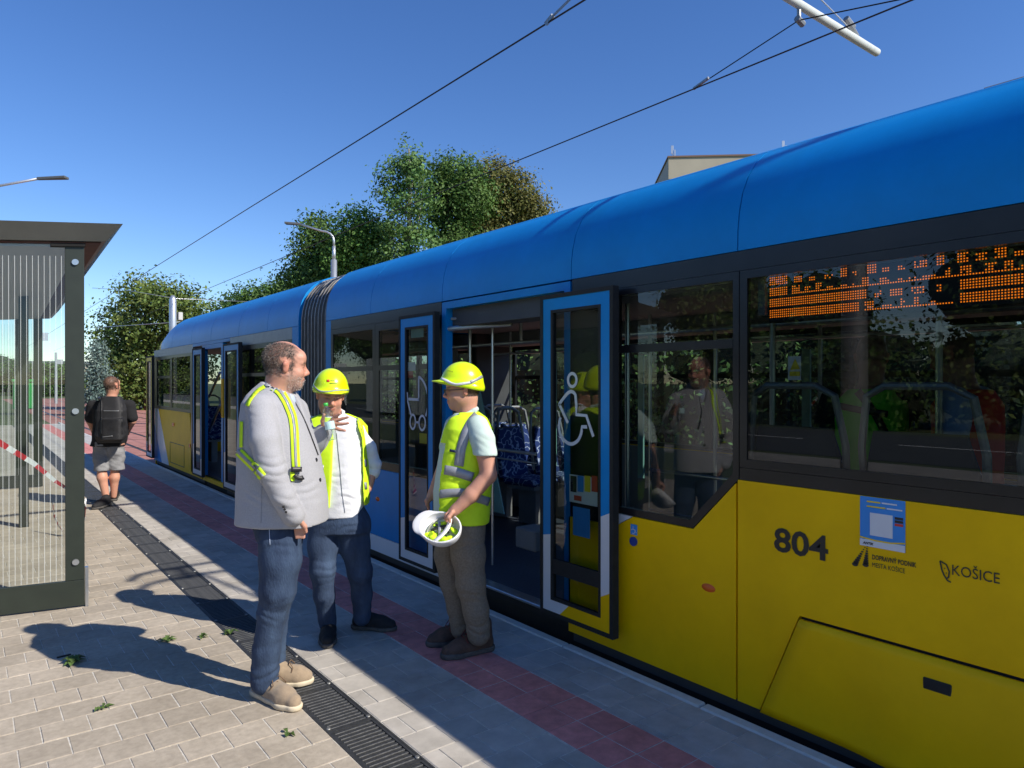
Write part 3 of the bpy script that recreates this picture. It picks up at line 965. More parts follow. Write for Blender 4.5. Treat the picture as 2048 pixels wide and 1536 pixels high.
pram = [
    (pl(*o6, [(178, 768), (178, 620)] + bez((178,620),(222,640),(236,745),7) + bez((236,745),(240,820),(222,872),5)), False, .021),
    (pl(*o6, [(182, 766), (108, 762)]), False, .021),
    (pl(*o6, [(93, 715), (106, 725), (108, 775), (130, 868)]), False, .021),
    (circ_px(*o6, 140, 908, 17, 46), True, .019), (circ_px(*o6, 200, 915, 20, 46), True, .019), (pl(*o6, [(157, 910), (180, 912)]), False, .017)]
L1 = leaf(2.722, 3.352, .150, 2.146, lambda *a: frame_bars(*a, .655, .86, 0, wy=.405, ybot=3.12), pict=wheel, midbar=.46)
L2 = leaf(4.618, 5.185, .115, 2.152, lambda *a: frame_bars(*a, .48, .47, 0), pict=pram)
L3 = leaf(9.57, 10.30, .10, 2.14, lambda *a: frame_bars(*a, .62, .40, 0), glassmat=m_wind, bar=True)
L4 = leaf(11.44, 12.02, .12, 2.14, lambda *a: frame_bars(*a, .62, .42, 0), glassmat=m_wind)
L5 = leaf(15.15, 15.72, .10, 2.12, lambda *a: frame_bars(*a, .42, .40, 0, top=m_syel), glassmat=m_wind)

# ---- lettering, stickers and lamps on the skin
def decal(v, f, y, z, mat, name, x=TX-.0035, parent=None, tilt=0.0):
    o = mesh_obj(name, [(x, y-(p[0]*math.cos(tilt)-p[1]*math.sin(tilt)), z+p[0]*math.sin(tilt)+p[1]*math.cos(tilt)) for p in v], f, mat, parent or tram)
    if parent is None: o.matrix_parent_inverse = TINV
    return o
def text(body, y, z, size, mat=m_ink, name='lettering', x=TX-.0035, parent=None, width=None, bold=0.0, shear=0.0, space=1.0):
    v, f = text_mesh(body, size, bold, shear, space)
    if width:
        xs = [p[0] for p in v]; k = width/(max(xs)-min(xs)); v = [((p[0]-min(xs))*k, p[1], 0) for p in v]
    return decal(v, f, y, z, mat, name, x, parent)
text('804', 1.788, .822, .150, width=.258, bold=.0035)
text('DOPRAVNÝ PODNIK', 1.343, .868, .027, width=.170, bold=.0006)
text('MESTA KOŠICE', 1.343, .836, .027, width=.128)
text('KOŠICE', 1.046, .868, .056, width=.155)
bb = MB()
for k in range(10):
    t = k/9; r_ = .0085*(1-t)**1.2 + .0018
    for off in (-1, 1):
        y = 1.392 - .030*t*(1 if off > 0 else .8) + .022*(1-t)*(-off) - .0 ; z = .832 + .088*t + (.006 if off > 0 else 0)
        bb.add([(TX-.0035, y + 1.25*r_*math.cos(a), z + .85*r_*math.sin(a)) for a in [2*math.pi*i/10 for i in range(10)]], [tuple(range(10))])
TB(bb, 'emblem', m_ink)
eb = MB()
a_ = [(1.088,.912),(1.066,.902),(1.056,.878),(1.058,.856),(1.064,.850)]; c_ = [(1.088,.912),(1.082,.880),(1.074,.860),(1.062,.842),(1.050,.838)]
for pts in (a_, c_):
    v, f = ribbon2d(pts, .0055); eb.add([(TX-.0035, *p) for p in v], f)
for (y, z) in ((1.072,.886),(1.066,.870)):
    eb.add([(TX-.0035, y+.0025*math.cos(i), z+.0025*math.sin(i)) for i in range(0, 6)], [tuple(range(6))])
TB(eb, 'emblem', m_ink)
# information sticker (its code is left blank)
st = TB(MB().box((TX-.003, 1.393, .918), (TX-.0005, 1.215, 1.124)), 'sticker', m_sblue)
mesh_obj('sticker_field', [(TX-.0042,*p) for p in rect(1.215,1.393,.918,.946)], [(0,1,2,3)], m_sgrey, st)
v, f = ribbon2d([(1.393,.953),(1.33,.947),(1.27,.947),(1.215,.955)], .006); mesh_obj('sticker_stripe', [(TX-.0046,*p) for p in v], f, m_syel, st)
mesh_obj('sticker_field', [(TX-.0042,*p) for p in rect(1.262,1.352,.966,1.060)], [(0,1,2,3)], m_sgrey, st)
text('ANTIK', 1.380, .926, .014, x=TX-.0052, parent=st, bold=.0006, shear=.2)
for i, (mt, yy0, ww) in enumerate(((m_syel, 1.365, .055), (m_sgrey, 1.305, .06), (m_syel, 1.365, .075), (m_sgrey, 1.285, .06))):
    zz = 1.102 - (i//2)*.020
    mesh_obj('sticker_line', [(TX-.0046,*p) for p in rect(yy0-ww, yy0, zz, zz+.006)], [(0,1,2,3)], mt, st)
for i, mt in enumerate((m_ink, m_ink, m_sred)):
    mesh_obj('sticker_badge', [(TX-.0046,*p) for p in rect(1.222, 1.254, 1.020+.013*(2-i), 1.030+.013*(2-i))], [(0,1,2,3)], mt, st)
# wheelchair sign and door button
ws_ = TB(MB().box((TX-.003, 2.675, .742), (TX-.0005, 2.628, .800)), 'sign', m_sblue)
for pts in ([(2.656,.790),(2.655,.772),(2.640,.772),(2.635,.756),(2.630,.757)], arc(2.655, .762, .013, 20, 300, 12)):
    v, f = ribbon2d(pts, .0035); mesh_obj('pictogram', [(TX-.0042,*p) for p in v], f, m_sgrey, ws_)
TB(MB().tube([(TX-.010,2.652,.705),(TX+.01,2.652,.705)], .026, 18), 'door_button', M('button_blue', (.012,.05,.28), rough=.4))
def amber(y, z):
    v = [(TX-.010*(1-(k/5)**2), y+.042*(k/5)*math.cos(a), z+.021*(k/5)*math.sin(a)) for k in range(1, 6) for a in [2*math.pi*i/16 for i in range(16)]] + [(TX-.010, y, z)]
    f = [(k*16+i, k*16+(i+1) % 16, (k+1)*16+(i+1) % 16, (k+1)*16+i) for k in range(4) for i in range(16)] + [(80, (i+1) % 16, i) for i in range(16)]
    TB(MB().add(v, f), 'marker_lamp', m_orange, smooth=True)
amber(2.153, .559); amber(5.763, .532)
# stickers seen on the door panes and windows
def onpane(px0, py0, px1, py1, mat, X, parent=None, name='notice'):
    a, c = P2(px0, py0, X), P2(px1, py1, X)
    o = mesh_obj(name, [(X,*p) for p in rect(c[0], a[0], c[1], a[1])], [(0,1,2,3)], mat, tram); o.matrix_parent_inverse = TINV
    return o
XL = DX+.018
onpane(1139, 948, 1195, 1014, m_sgrey, XL+.002)
for i, mt in enumerate((m_ink, m_sblue, m_syel, m_sred)):
    onpane(1141+i*14, 951, 1153+i*14, 985, mt, XL)
onpane(1148, 990, 1163, 1003, m_sred, XL); onpane(1146, 1012, 1180, 1078, m_sblue, XL)
onpane(822, 655, 847, 674, m_green, XL); onpane(839, 866, 854, 888, m_syel, XL)
onpane(811, 725, 831, 741, m_sgrey, XL); onpane(811, 743, 826, 756, m_sred, XL)
onpane(1576, 713, 1602, 760, m_sgrey, TX+.012)
TB(MB().prismx([P2(1580,740,TX+.009), P2(1600,738,TX+.009), P2(1590,717,TX+.009)], TX+.009, TX+.0095), 'warning_sign', m_syel)
onpane(1579, 743, 1600, 752, m_syel, TX+.0095)
# ---- destination display behind the big window
DS = 3.025
dsp = TB(MB().box((DS, .35, 1.885), (DS+.06, 1.868, 2.115), .006), 'destination_display', M('display_black', (.012,.012,.016), rough=.45))
pit = .0104
r_ = random.Random(12)
ncol = 118
frag = {}
def bandpat(kind, i):
    """rows lit in one column of the four text bands, top to bottom"""
    if kind == 'full': return (1,1,1,1)
    return (0,0,0,0)
rows = [[0]*ncol for _ in range(19)]
def fill(r0, n, c0, c1):
    for a in range(r0, r0+n):
        for c_ in range(c0, min(c1, ncol)): rows[a][c_] = 1
def frags(r0, n, c0, c1, base):
    c_ = c0
    while c_ < c1-3:
        w = r_.choice((2, 3, 3, 4, 5)); hgt = r_.choice((2, 3, 4)) if n > 3 else n
        for q in range(w):
            for a in range(hgt):
                if r_.random() < .86 and c_+q < ncol: rows[r0+n-1-a][c_+q] = 1
        c_ += w + r_.choice((2, 3, 4))
    if base:
        for q in range(c0, min(c1, ncol)): rows[r0+n-1][q] = 1
fill(0, 4, 0, 9); frags(0, 4, 12, ncol, False)
fill(5, 4, 0, 9); frags(5, 4, 11, ncol, True)
fill(10, 4, 0, 44); frags(10, 4, 47, 76, False); fill(10, 4, 78, ncol)
fill(15, 4, 0, 41); frags(15, 4, 43, 76, True); fill(15, 4, 78, ncol)
lb = MB()
for a in range(19):
    for c_ in range(ncol):
        if rows[a][c_]:
            y = 1.855 - c_*pit; z = 2.098 - a*pit; h_ = .0026
            lb.add([(DS-.0015,y-h_,z-h_),(DS-.0015,y+h_,z-h_),(DS-.0015,y+h_,z+h_),(DS-.0015,y-h_,z+h_)], [(0,1,2,3)])
lo = mesh_obj('led_dots', lb.v, lb.f, m_led, dsp); lo['kind'] = 'stuff'
TB(MB().box((3.0, 1.87, 1.92), (3.05, 1.91, 2.11), .004), 'display_bracket', m_int)
# ------------------------------------------------------------------ surroundings
def at(px, dep):                     # ground position seen in photo column px at a given depth
    r = (px-1024)/FPX*dep
    return (dep*math.sin(YAW) + r*math.cos(YAW), dep*math.cos(YAW) - r*math.sin(YAW))
def zat(py, dep):
    return CAMH - (py-HOR)*dep/FPX

# ---- trees
def leaf_mat(name, c1, c2):
    m = M(name, c1, rough=.6, col2=c2, scale=.9, attr='tint', spec=.3)
    N = m.node_tree.nodes; L = m.node_tree.links
    b = N['Principled BSDF']
    tr = N.new('ShaderNodeBsdfTranslucent'); mx = N.new('ShaderNodeMixShader'); mx.inputs[0].default_value = .28
    src = b.inputs['Base Color'].links[0].from_socket
    L.new(src, tr.inputs['Color'])
    out = [n for n in N if n.type == 'OUTPUT_MATERIAL'][0]
    L.new(b.outputs[0], mx.inputs[1]); L.new(tr.outputs[0], mx.inputs[2]); L.new(mx.outputs[0], out.inputs[0])
    return m
LM = {
    'olive': leaf_mat('leaves_olive', (0.085, 0.150, 0.030), (0.19, 0.235, 0.062)),
    'mid': leaf_mat('leaves_mid', (0.078, 0.178, 0.034), (0.155, 0.279, 0.062)),
    'dark': leaf_mat('leaves_dark', (0.059, 0.132, 0.031), (0.124, 0.209, 0.050)),
    'brown': leaf_mat('leaves_brownish', (0.115, 0.130, 0.034), (0.215, 0.200, 0.065)),
    'pale': leaf_mat('leaves_pale', (0.088, 0.185, 0.050), (0.165, 0.275, 0.085)),
    'shade_dark': leaf_mat('leaves_shade_dark', (.016, .030, .010), (.030, .050, .016)),  # leaf colour darkened to stand for bushes out of the sun
    'blue': leaf_mat('needles_blue', (0.116, 0.178, 0.163), (0.232, 0.310, 0.295)),
}
m_bark = M('bark', (.085, .065, .048), rough=.95, var=.35, scale=8, bump=.8, bscale=30)
m_barkp = M('bark_pale', (.28, .25, .21), rough=.9, var=.25, scale=8, bump=.4, bscale=30)

def leaves(name, mat, parent, lobes, n, size, seed, clump=.55, droop=0.0):
    g = np.random.default_rng(seed)
    vol = np.array([a[3]*a[4]*a[5] for a in lobes]) ** .8
    cc = []
    nc = max(8, n // 26)
    pick = g.choice(len(lobes), nc, p=vol/vol.sum())
    L = np.array(lobes)[pick]
    d = g.normal(size=(nc, 3)); d /= np.linalg.norm(d, axis=1)[:,None]
    r = g.uniform(.30, 1.0, nc) ** .45 * g.uniform(.86, 1.10, nc)
    C = L[:,:3] + d * r[:,None] * L[:,3:6]
    ci = np.repeat(np.arange(nc), 26)
    m = len(ci)
    off = g.normal(size=(m, 3)) * clump * np.array([1, 1, .62])
    P = C[ci] + off
    P[:,2] -= droop * np.abs(off[:,0] + off[:,1])
    nrm = d[ci]*1.0 + g.normal(size=(m, 3))*.62 + np.array([0, 0, .35])
    nrm /= np.linalg.norm(nrm, axis=1)[:,None]
    t = g.normal(size=(m, 3)); t -= nrm*(t*nrm).sum(1)[:,None]; t /= np.linalg.norm(t, axis=1)[:,None]
    b = np.cross(nrm, t)
    s = size * g.uniform(.6, 1.35, m)[:,None]
    V = np.stack([P - t*s*.62, P + b*s*.36 + nrm*s*.06, P + t*s*.62, P - b*s*.36 + nrm*s*.06], 1).reshape(-1, 3)
    me = bpy.data.meshes.new(name)
    me.vertices.add(4*m); me.vertices.foreach_set('co', V.astype(np.float32).ravel())
    me.loops.add(4*m); me.loops.foreach_set('vertex_index', np.arange(4*m, dtype=np.int32))
    me.polygons.add(m); me.polygons.foreach_set('loop_start', np.arange(0, 4*m, 4, dtype=np.int32))
    me.update(calc_edges=True)
    ca = me.color_attributes.new('tint', 'FLOAT_COLOR', 'POINT')
    cv = g.uniform(.70, 1.30, nc)[ci] * g.uniform(.85, 1.15, m)
    hue = g.uniform(.9, 1.12, nc)[ci]
    c = np.stack([cv*hue, cv, cv*.95, np.ones(m)], 1)
    ca.data.foreach_set('color', np.repeat(c, 4, 0).astype(np.float32).ravel())
    me.materials.append(mat)
    return link(bpy.data.objects.new(name, me), parent)

def core(lobes, parent, k=.72, name='sky_block_core'):
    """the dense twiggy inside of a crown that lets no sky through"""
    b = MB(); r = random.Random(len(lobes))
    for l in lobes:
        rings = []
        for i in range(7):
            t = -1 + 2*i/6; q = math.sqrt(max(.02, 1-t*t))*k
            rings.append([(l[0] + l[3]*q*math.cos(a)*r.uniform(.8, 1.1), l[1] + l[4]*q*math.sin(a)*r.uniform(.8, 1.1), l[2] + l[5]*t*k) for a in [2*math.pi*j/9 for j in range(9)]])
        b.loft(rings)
    o = b.build(name, M('sky_block_dark', (.016, .022, .010), rough=1.0, var=.5, scale=6), parent); o['kind'] = 'stuff'
def tree(name, label, px, dep, lobes, kind, n, size, seed, trunk=.22, bark=None, clump=.55, cat='tree', group=None, base=RAIL):
    """lobes: (photo x, photo y, half width px, half height px, depth offset m) turned into ellipsoids at that depth"""
    x, y = at(px, dep)
    root = empty(name, (x, y, base)); tag(root, label, cat, group)
    k = dep/FPX
    LB = []
    for (lx, ly, rw, rh, do) in lobes:
        ax, ay = at(lx, dep+do)
        LB.append((ax-x, ay-y, zat(ly, dep+do)-base, rw*k, rw*k*.9, rh*k))
    b = MB()
    zt = max(l[2] for l in LB)
    top = max(LB, key=lambda l: l[2])
    tt = [(0, 0, -.2), (top[0]*.15, top[1]*.15, zt*.35), (top[0]*.6, top[1]*.6, zt*.7), (top[0], top[1], zt)]
    b.tube(tt, [trunk*1.25, trunk, trunk*.6, trunk*.2], 8)
    tr = b.build('trunk', bark or m_bark, root, smooth=True)
    r = random.Random(seed)
    for i, l in enumerate(LB):
        s = .3 + .45*r.random()
        p0 = (tt[1][0]*s*2, tt[1][1]*s*2, zt*.32 + zt*.2*r.random())
        for q in range(2):
            e = (l[0]+r.uniform(-.5,.5)*l[3], l[1]+r.uniform(-.5,.5)*l[4], l[2]+r.uniform(-.2,.5)*l[5])
            mid = tuple((p0[j]+e[j])/2 + r.uniform(-.2,.2) for j in range(3))
            MB().tube([p0, mid, e], [trunk*.38, trunk*.24, trunk*.06], 5).build('limb', bark or m_bark, root, smooth=True)
    leaves('crown', LM[kind], root, LB, n, size, seed, clump)
    return root

tree('broadleaf_tree', 'broad olive green tree behind the rear end of the tram', 300, 46,
     [(300,640,62,70,0),(240,670,48,60,1),(375,650,52,62,0),(290,590,48,40,0),(345,600,45,35,-1),(225,740,38,60,1),(300,740,90,60,1),(400,720,45,50,2),(250,790,60,30,0)], 'olive', 28500, 0.192, 1, trunk=.3, clump=.5)
tree('spruce_tree', 'small blue grey spruce beside the olive green tree', 196, 38,
     [(196,790,24,26,0),(195,745,18,26,0),(197,705,10,22,0)], 'blue', 4940, 0.118, 2, trunk=.1, clump=.25)
tree('broadleaf_tree', 'low dark green tree rising just over the rear roof', 525, 58,
     [(520,610,60,38,0),(470,625,40,26,0),(570,590,40,32,0),(600,600,45,45,3)], 'dark', 13300, 0.222, 3, trunk=.22)
tree('feathery_tree', 'dark green tree with feathery pointed shoots behind the curved street lamp', 635, 44,
     [(640,460,30,36,0),(625,505,40,45,0),(650,560,62,45,0),(600,560,35,40,1),(680,520,40,45,1)], 'dark', 16150, 0.178, 4, trunk=.25, clump=.45)
tree('broadleaf_tree', 'bright mid green bushy tree between the feathery tree and the tall slender tree', 725, 42,
     [(720,455,40,38,0),(700,510,45,50,0),(755,500,42,55,0),(730,570,60,40,1)], 'mid', 16150, 0.163, 5, trunk=.22)
tree('slender_tree', 'tall slender tree with open pale green crown and thin light trunk', 818, 40,
     [(818,298,22,30,0),(822,330,30,26,0),(800,350,48,34,0),(838,345,32,30,0),(785,395,36,30,0),(835,400,42,40,0),(805,450,46,40,0),(840,490,45,45,0),(790,520,40,40,0)], 'pale', 9400, .155, 6, trunk=.14, bark=m_barkp, clump=.27)
tree('round_tree', 'dense dark green round topped tree right of the slender tree', 912, 43,
     [(912,350,50,42,0),(880,390,40,50,0),(940,400,48,55,0),(905,450,60,60,1),(930,500,55,45,0)], 'dark', 23750, 0.163, 7, trunk=.3, clump=.42)
tree('round_tree', 'wide tree with brownish autumn leaves at the end of the tree group', 1010, 45,
     [(985,370,50,50,0),(1030,385,42,45,0),(1060,420,36,38,0),(1000,440,66,50,1),(1070,440,30,26,0),(965,470,55,50,0)], 'brown', 23750, 0.163, 8, trunk=.3, clump=.42)
def bush(name, label, x, y, w, h, kind, n, size, seed, group=None):
    root = empty(name, (x, y, RAIL)); tag(root, label, 'bush', group)
    r = random.Random(seed)
    LB = [(r.uniform(-.5,.5)*w, r.uniform(-.5,.5)*w, h*r.uniform(.3,.75), w*.6, w*.6, h*.38) for _ in range(6)]
    for l in LB[:4]:
        MB().tube([(0,0,-.1),(l[0]*.4,l[1]*.4,l[2]*.5),(l[0],l[1],l[2])], [.05,.035,.012], 5).build('stem', m_bark, root)
    leaves('foliage', LM[kind], root, LB, n, size, seed, .28)
    core(LB, root, .85)
for i in range(11):
    bush('roadside_bush', 'bush with leaves coloured dark for shade beyond the far track, seen through the big side window' if i < 5 else 'leafy green bush beyond the far track, seen through the open tram door', 11.6 + .9*math.sin(i*2.3), -5 + i*2.5, 1.9, 3.3 + .7*math.sin(i*1.7), 'shade_dark' if i < 5 else 'pale' if i < 8 else ('mid','pale','dark')[i % 3], 9500, .075, 40+i, 'bushes beyond the far track')  # first five have shade put into the leaf colour, next three paler as if sunlit
# trees over the road, mirrored in the windows
for i in range(16):
    yy = -16 + i*5.0; xx = -25 - 3*math.sin(i*1.9); hh = 7.5 + 2.2*math.sin(i*2.7)
    root = empty('roadside_tree', (xx, yy, RAIL)); tag(root, 'green roadside tree across the road, mirrored in the tram windows', 'tree', 'trees across the road')
    MB().tube([(0,0,-.2),(0,.1,hh*.5),(.1,0,hh*.85)], [.25,.18,.05], 7).build('trunk', m_bark, root, smooth=True)
    r = random.Random(i+90)
    LB = [(r.uniform(-1.6,1.6), r.uniform(-1.6,1.6), hh*r.uniform(.12,.85), 1.9, 1.9, hh*.19) for _ in range(9)]
    leaves('crown', LM[('dark','mid','olive')[i % 3]], root, LB, 11000, .20, 70+i, .55)
    core(LB, root, .9)

# the row goes on down the road
crowns = [o for o in COL.objects if o.name.startswith('roadside_tree')]
for i in range(14):
    src = crowns[i % len(crowns)]
    o = src.copy(); COL.objects.link(o); o.location = (-19 - 5*abs(math.sin(i*1.3)), 66 + i*9.0, RAIL); o.rotation_euler = (0, 0, i*1.1); o.scale = (1.25, 1.25, 1.1)
    o['label'] = 'green roadside tree farther down the road, mirrored in the rear tram windows'; o['group'] = 'trees farther down the road'
    for ch in src.children:
        k = ch.copy(); COL.objects.link(k); k.parent = o
for i, (px, dep) in enumerate(((20, 95), (75, 105), (125, 92), (-40, 100))):
    src = crowns[(i*3+1) % len(crowns)]
    o = src.copy(); COL.objects.link(o); o.location = (*at(px, dep), RAIL); o.rotation_euler = (0, 0, i*2.1); o.scale = (1.1, 1.1, .62)
    o['label'] = 'low far tree on the horizon, seen through the shelter glass'; o['group'] = 'far trees behind the shelter'
    for ch in src.children:
        k = ch.copy(); COL.objects.link(k); k.parent = o

# ---- street lamps, traction poles, wires
m_zinc = M('galvanised_steel', (.55, .57, .60), rough=.38, metal=.75, var=.08, scale=20)
m_wire = M('contact_wire', (.045, .028, .022), rough=.5, metal=.5, var=.1)
m_lampd = M('lamp_housing', (.10, .105, .11), rough=.5, var=.1)
def lamp(px, dep, label, zarm, top_px, thick=True, base=RAIL):
    x, y = at(px, dep)
    root = empty('street_lamp', (x, y, base)); tag(root, label, 'street lamp', 'street lamps at the stop')
    ex, ey = at(top_px[0], dep); ez = zat(top_px[1], dep) - base
    dx, dy = ex-x, ey-y
    H = ez - .12*abs(1)
    zs = zarm - base
    MB().tube([(0,0,0),(0,0,zs)], [.14, .12], 14).build('pole', m_zinc, root, smooth=True)
    MB().tube([(0,0,zs-.06),(0,0,zs+.55)], [.075, .065], 12).build('collar', m_zinc, root, smooth=True)
    pts = [(0,0,zs+.5)]
    for t in (0, .25, .5, .75, 1):
        a = t*math.pi/2
        pts.append((dx*.25*(1-math.cos(a)), dy*.25*(1-math.cos(a)), zs+.5 + (H-.25-zs-.5)*.45 + (H-.1-zs-.5)*.5*math.sin(a)))
    pts.append((dx*.72, dy*.72, ez-.04))
    MB().tube(pts, .042, 10).build('arm', m_zinc, root, smooth=True)
    d = math.hypot(dx, dy); ux, uy = dx/d, dy/d
    hb = MB(); hw = .13
    a = (dx*.70, dy*.70); c = (dx, dy)
    hb.loft([[(a[0]-uy*hw*.4, a[1]+ux*hw*.4, ez-.09),(a[0]+uy*hw*.4, a[1]-ux*hw*.4, ez-.09),(a[0]+uy*hw*.4, a[1]-ux*hw*.4, ez),(a[0]-uy*hw*.4, a[1]+ux*hw*.4, ez)],
             [(c[0]-uy*hw, c[1]+ux*hw, ez-.05),(c[0]+uy*hw, c[1]-ux*hw, ez-.05),(c[0]+uy*hw, c[1]-ux*hw, ez+.03),(c[0]-uy*hw, c[1]+ux*hw, ez+.03)]])
    hb.build('lamp_head', m_lampd, root, bevel=.01)
    return root
lamp(668, 28, 'curved silver street lamp standing behind the tram bellows', zat(520, 28), (571, 446))
lamp(-60, 24, 'street lamp whose long arm reaches in over the shelter roof', zat(440, 24), (134, 355))
x, y = at(346, 30)
tp_ = empty('traction_pole', (x, y, RAIL)); tag(tp_, 'thick silver traction pole with a grey box beside the olive tree', 'pole')
MB().tube([(0,0,0),(0,0,zat(600,30)-RAIL),(0,0,zat(591,30)-RAIL)], [.17,.15,.07], 14).build('mast', m_zinc, tp_, smooth=True)
MB().box((.20,-.10,zat(640,30)-RAIL),(.38,.10,zat(624,30)-RAIL),.02).build('junction_box', M('pale_box', (.5,.5,.48), rough=.6), tp_)
MB().tube([(.1,0,zat(645,30)-RAIL),(.3,0,zat(642,30)-RAIL)], .02, 6).build('bracket', m_zinc, tp_)
def wire(name, label, pts, r=.009, mat=None, group=None):
    b = MB().tube(pts, r, 6); o = b.build(name, mat or m_wire, smooth=True); tag(o, label, 'cable', group); return o
wire('contact_wire', 'dark contact wire above the standing tram', [(4.36, -8, 5.03), (4.36, 14, 5.03), (4.40, 42, 5.0), (4.5, 90, 5.0)])
wire('contact_wire', 'dark contact wire above the far track', [(6.62, -8, 5.03), (6.72, 12, 5.03), (7.05, 40, 5.0), (7.3, 90, 5.0)])
px_, py_ = at(346, 30)
wire('span_wire', 'thin span wire running from the traction pole past the olive tree', [(px_, py_, zat(596,30)), *[( at(250,34)[0], at(250,34)[1], zat(580,34))], (at(185,36)[0], at(185,36)[1], zat(576,36))], .012, m_zinc)
wire('span_wire', 'thin pale wire from the traction pole towards the dark green tree', [(px_, py_, zat(597,30)), (at(560,40)[0], at(560,40)[1], zat(606,40))], .012, m_zinc)
wire('span_wire', 'lower pair wire in front of the olive tree crown', [(px_, py_, zat(645,30)), (at(180,38)[0], at(180,38)[1], zat(656,38))], .014, m_zinc)
# bracket arm on a mast left of the stop
bm_ = empty('bracket_arm', (-2.4, 4.0, RAIL)); tag(bm_, 'pale tubular bracket arm with hangers over the far contact wire', 'bracket arm')
def bl(p): return (p[0]+2.4, p[1]-4.0, p[2]-RAIL)
MB().tube([(0,0,0),(0,0,7.6)], [.16,.12], 14).build('mast', m_zinc, bm_, smooth=True)
MB().tube([bl((-2.4,4.0,5.62)), bl((8.73,3.93,5.62))], .046, 14).build('tube', M('pale_tube', (.62,.66,.64), rough=.45, var=.06), bm_, smooth=True)
MB().tube([bl((-2.4,4.0,7.6)), bl((8.15,3.94,5.70))], .007, 6).build('stay_wire', m_zinc, bm_)
MB().tube([bl((7.98,3.94,5.80)), bl((8.12,3.94,5.73))], [.035,.05], 8).tube([bl((8.12,3.94,5.73)), bl((8.22,3.93,5.66))], .03, 8).build('stay_clamp', m_gmet, bm_)
MB().tube([bl((6.98,3.95,5.68)), bl((6.98,3.95,5.44))], .022, 8).tube([bl((6.94,3.95,5.47)), bl((7.06,3.95,5.44))], .035, 8).build('hanger', m_gmet, bm_)
MB().tube([bl((6.98,3.95,5.46)), bl((6.70,5.0,5.06))], .007, 6).build('hanger_wire', m_black, bm_)
MB().tube([bl((6.98,3.95,5.46)), bl((6.68,2.7,5.06))], .007, 6).build('hanger_wire', m_black, bm_)
MB().tube([bl((6.70,5.10,5.04)), bl((6.71,4.9,5.10))], .02, 6).build('wire_clip', m_gmet, bm_)
MB().tube([bl((4.36,5.0,5.05)), bl((4.36,4.7,5.12)), bl((4.36,4.3,5.3))], .012, 6).build('hanger_wire', m_gmet, bm_)
MB().tube([bl((4.36,5.04,5.03)), bl((4.36,4.94,5.07))], .022, 6).build('wire_clip', m_gmet, bm_)

# ---- block of flats behind
m_pl1 = M('plaster_tan', (.55, .40, .22), rough=.9, var=.06, scale=.4)
m_pl2 = M('plaster_beige', (.42, .375, .29), rough=.9, var=.06, scale=.4)
m_pl3 = M('plaster_grey', (.34, .33, .33), rough=.9, var=.06, scale=.4)
m_roof = M('parapet_brown', (.20, .12, .09), rough=.8)
m_flw = M('far_window_glass', (.07, .09, .12), rough=.12, var=.3, scale=.3)
D_ = 95; bx_, by_ = at(1337, D_); TOP = zat(316, D_)
bld = empty('apartment_block', (bx_, by_, RAIL), -YAW - R(4)); tag(bld, 'tall tan apartment block with aerials rising behind the tram roof', 'building')
hB = TOP - RAIL
MB().box((0, 0, 0), (30, .3, hB-2.9)).build('wall', m_pl1, bld)
MB().box((-.02, -.05, hB-2.9), (30, .3, hB)).build('top_band', m_pl2, bld)
MB().box((-.001, .3, 0), (.3, 15, hB-.01)).build('wall', m_pl3, bld)
MB().box((.3, 14.7, 0), (30, 15, hB-.01)).build('wall', m_pl3, bld)
MB().box((29.7, .3, 0), (30, 14.7, hB-.01)).build('wall', m_pl3, bld)
MB().box((-.15, -.18, hB), (30.1, 15.1, hB+.22)).build('roof', m_roof, bld)
for fl in range(10):
    for c_ in range(7):
        z = hB - 4.9 - fl*2.9; xx = 2.6 + c_*3.9
        if z < 1: continue
        w_ = MB().ringx([(0,0),(1,0),(1,1),(0,1)], [(.1,.1),(.9,.1),(.9,.9),(.1,.9)], 0, 1)
        wv = [(xx + p[1]*2.0, -.06 + .08*p[0], z + p[2]*1.6) for p in w_.v]
        wo_ = mesh_obj('window', wv, w_.f, m_wht, bld)
        mesh_obj('pane', [(xx+.1,-.02,z+.1),(xx+1.9,-.02,z+.1),(xx+1.9,-.02,z+1.5),(xx+.1,-.02,z+1.5)], [(0,1,2,3)], m_flw, wo_)
for (xx, hh) in ((.9, 2.3), (16.0, 2.6)):
    MB().tube([(xx,2,hB),(xx,2,hB+hh)], .10, 6).box((xx-.28,1.85,hB+hh*.5),(xx-.05,2.0,hB+hh)).box((xx+.15,1.85,hB+hh*.3),(xx+.35,2.0,hB+hh*.75)).build('aerial', m_zinc, bld)

# ---- white site container across the road (mirrored in the windows) and a low green fence far down the track
m_cont = M('container_white', (.68, .68, .66), rough=.5, var=.06, scale=1)
for (cx_, cy_, ll, lab) in ((-13.5, 30, 14, 'long white site container across the road, mirrored in the tram windows'), (-14.5, 52, 10, 'far white site container past the bend of the road')):
    c = empty('site_container', (cx_, cy_, RAIL)); tag(c, lab, 'container', 'site containers')
    MB().box((-1.2, -ll/2, .15), (1.2, ll/2, 3.2), .03).build('body', m_cont, c)
    for k in range(int(ll/1.2)):
        MB().box((1.2, -ll/2+.5+k*1.2, .3), (1.23, -ll/2+.56+k*1.2, 3.05)).build('rib', m_gmet, c)
    MB().box((1.21, -1, .2), (1.25, 0, 2.3)).build('door', m_gmet, c)
    MB().box((1.21, 1.3, 1.2), (1.25, 2.6, 2.2)).build('window', m_flw, c)
gx, gy = at(284, 62)
gf = empty('netting_fence', (gx, gy, RAIL), -YAW); tag(gf, 'low green netting fence below the olive tree', 'fence')
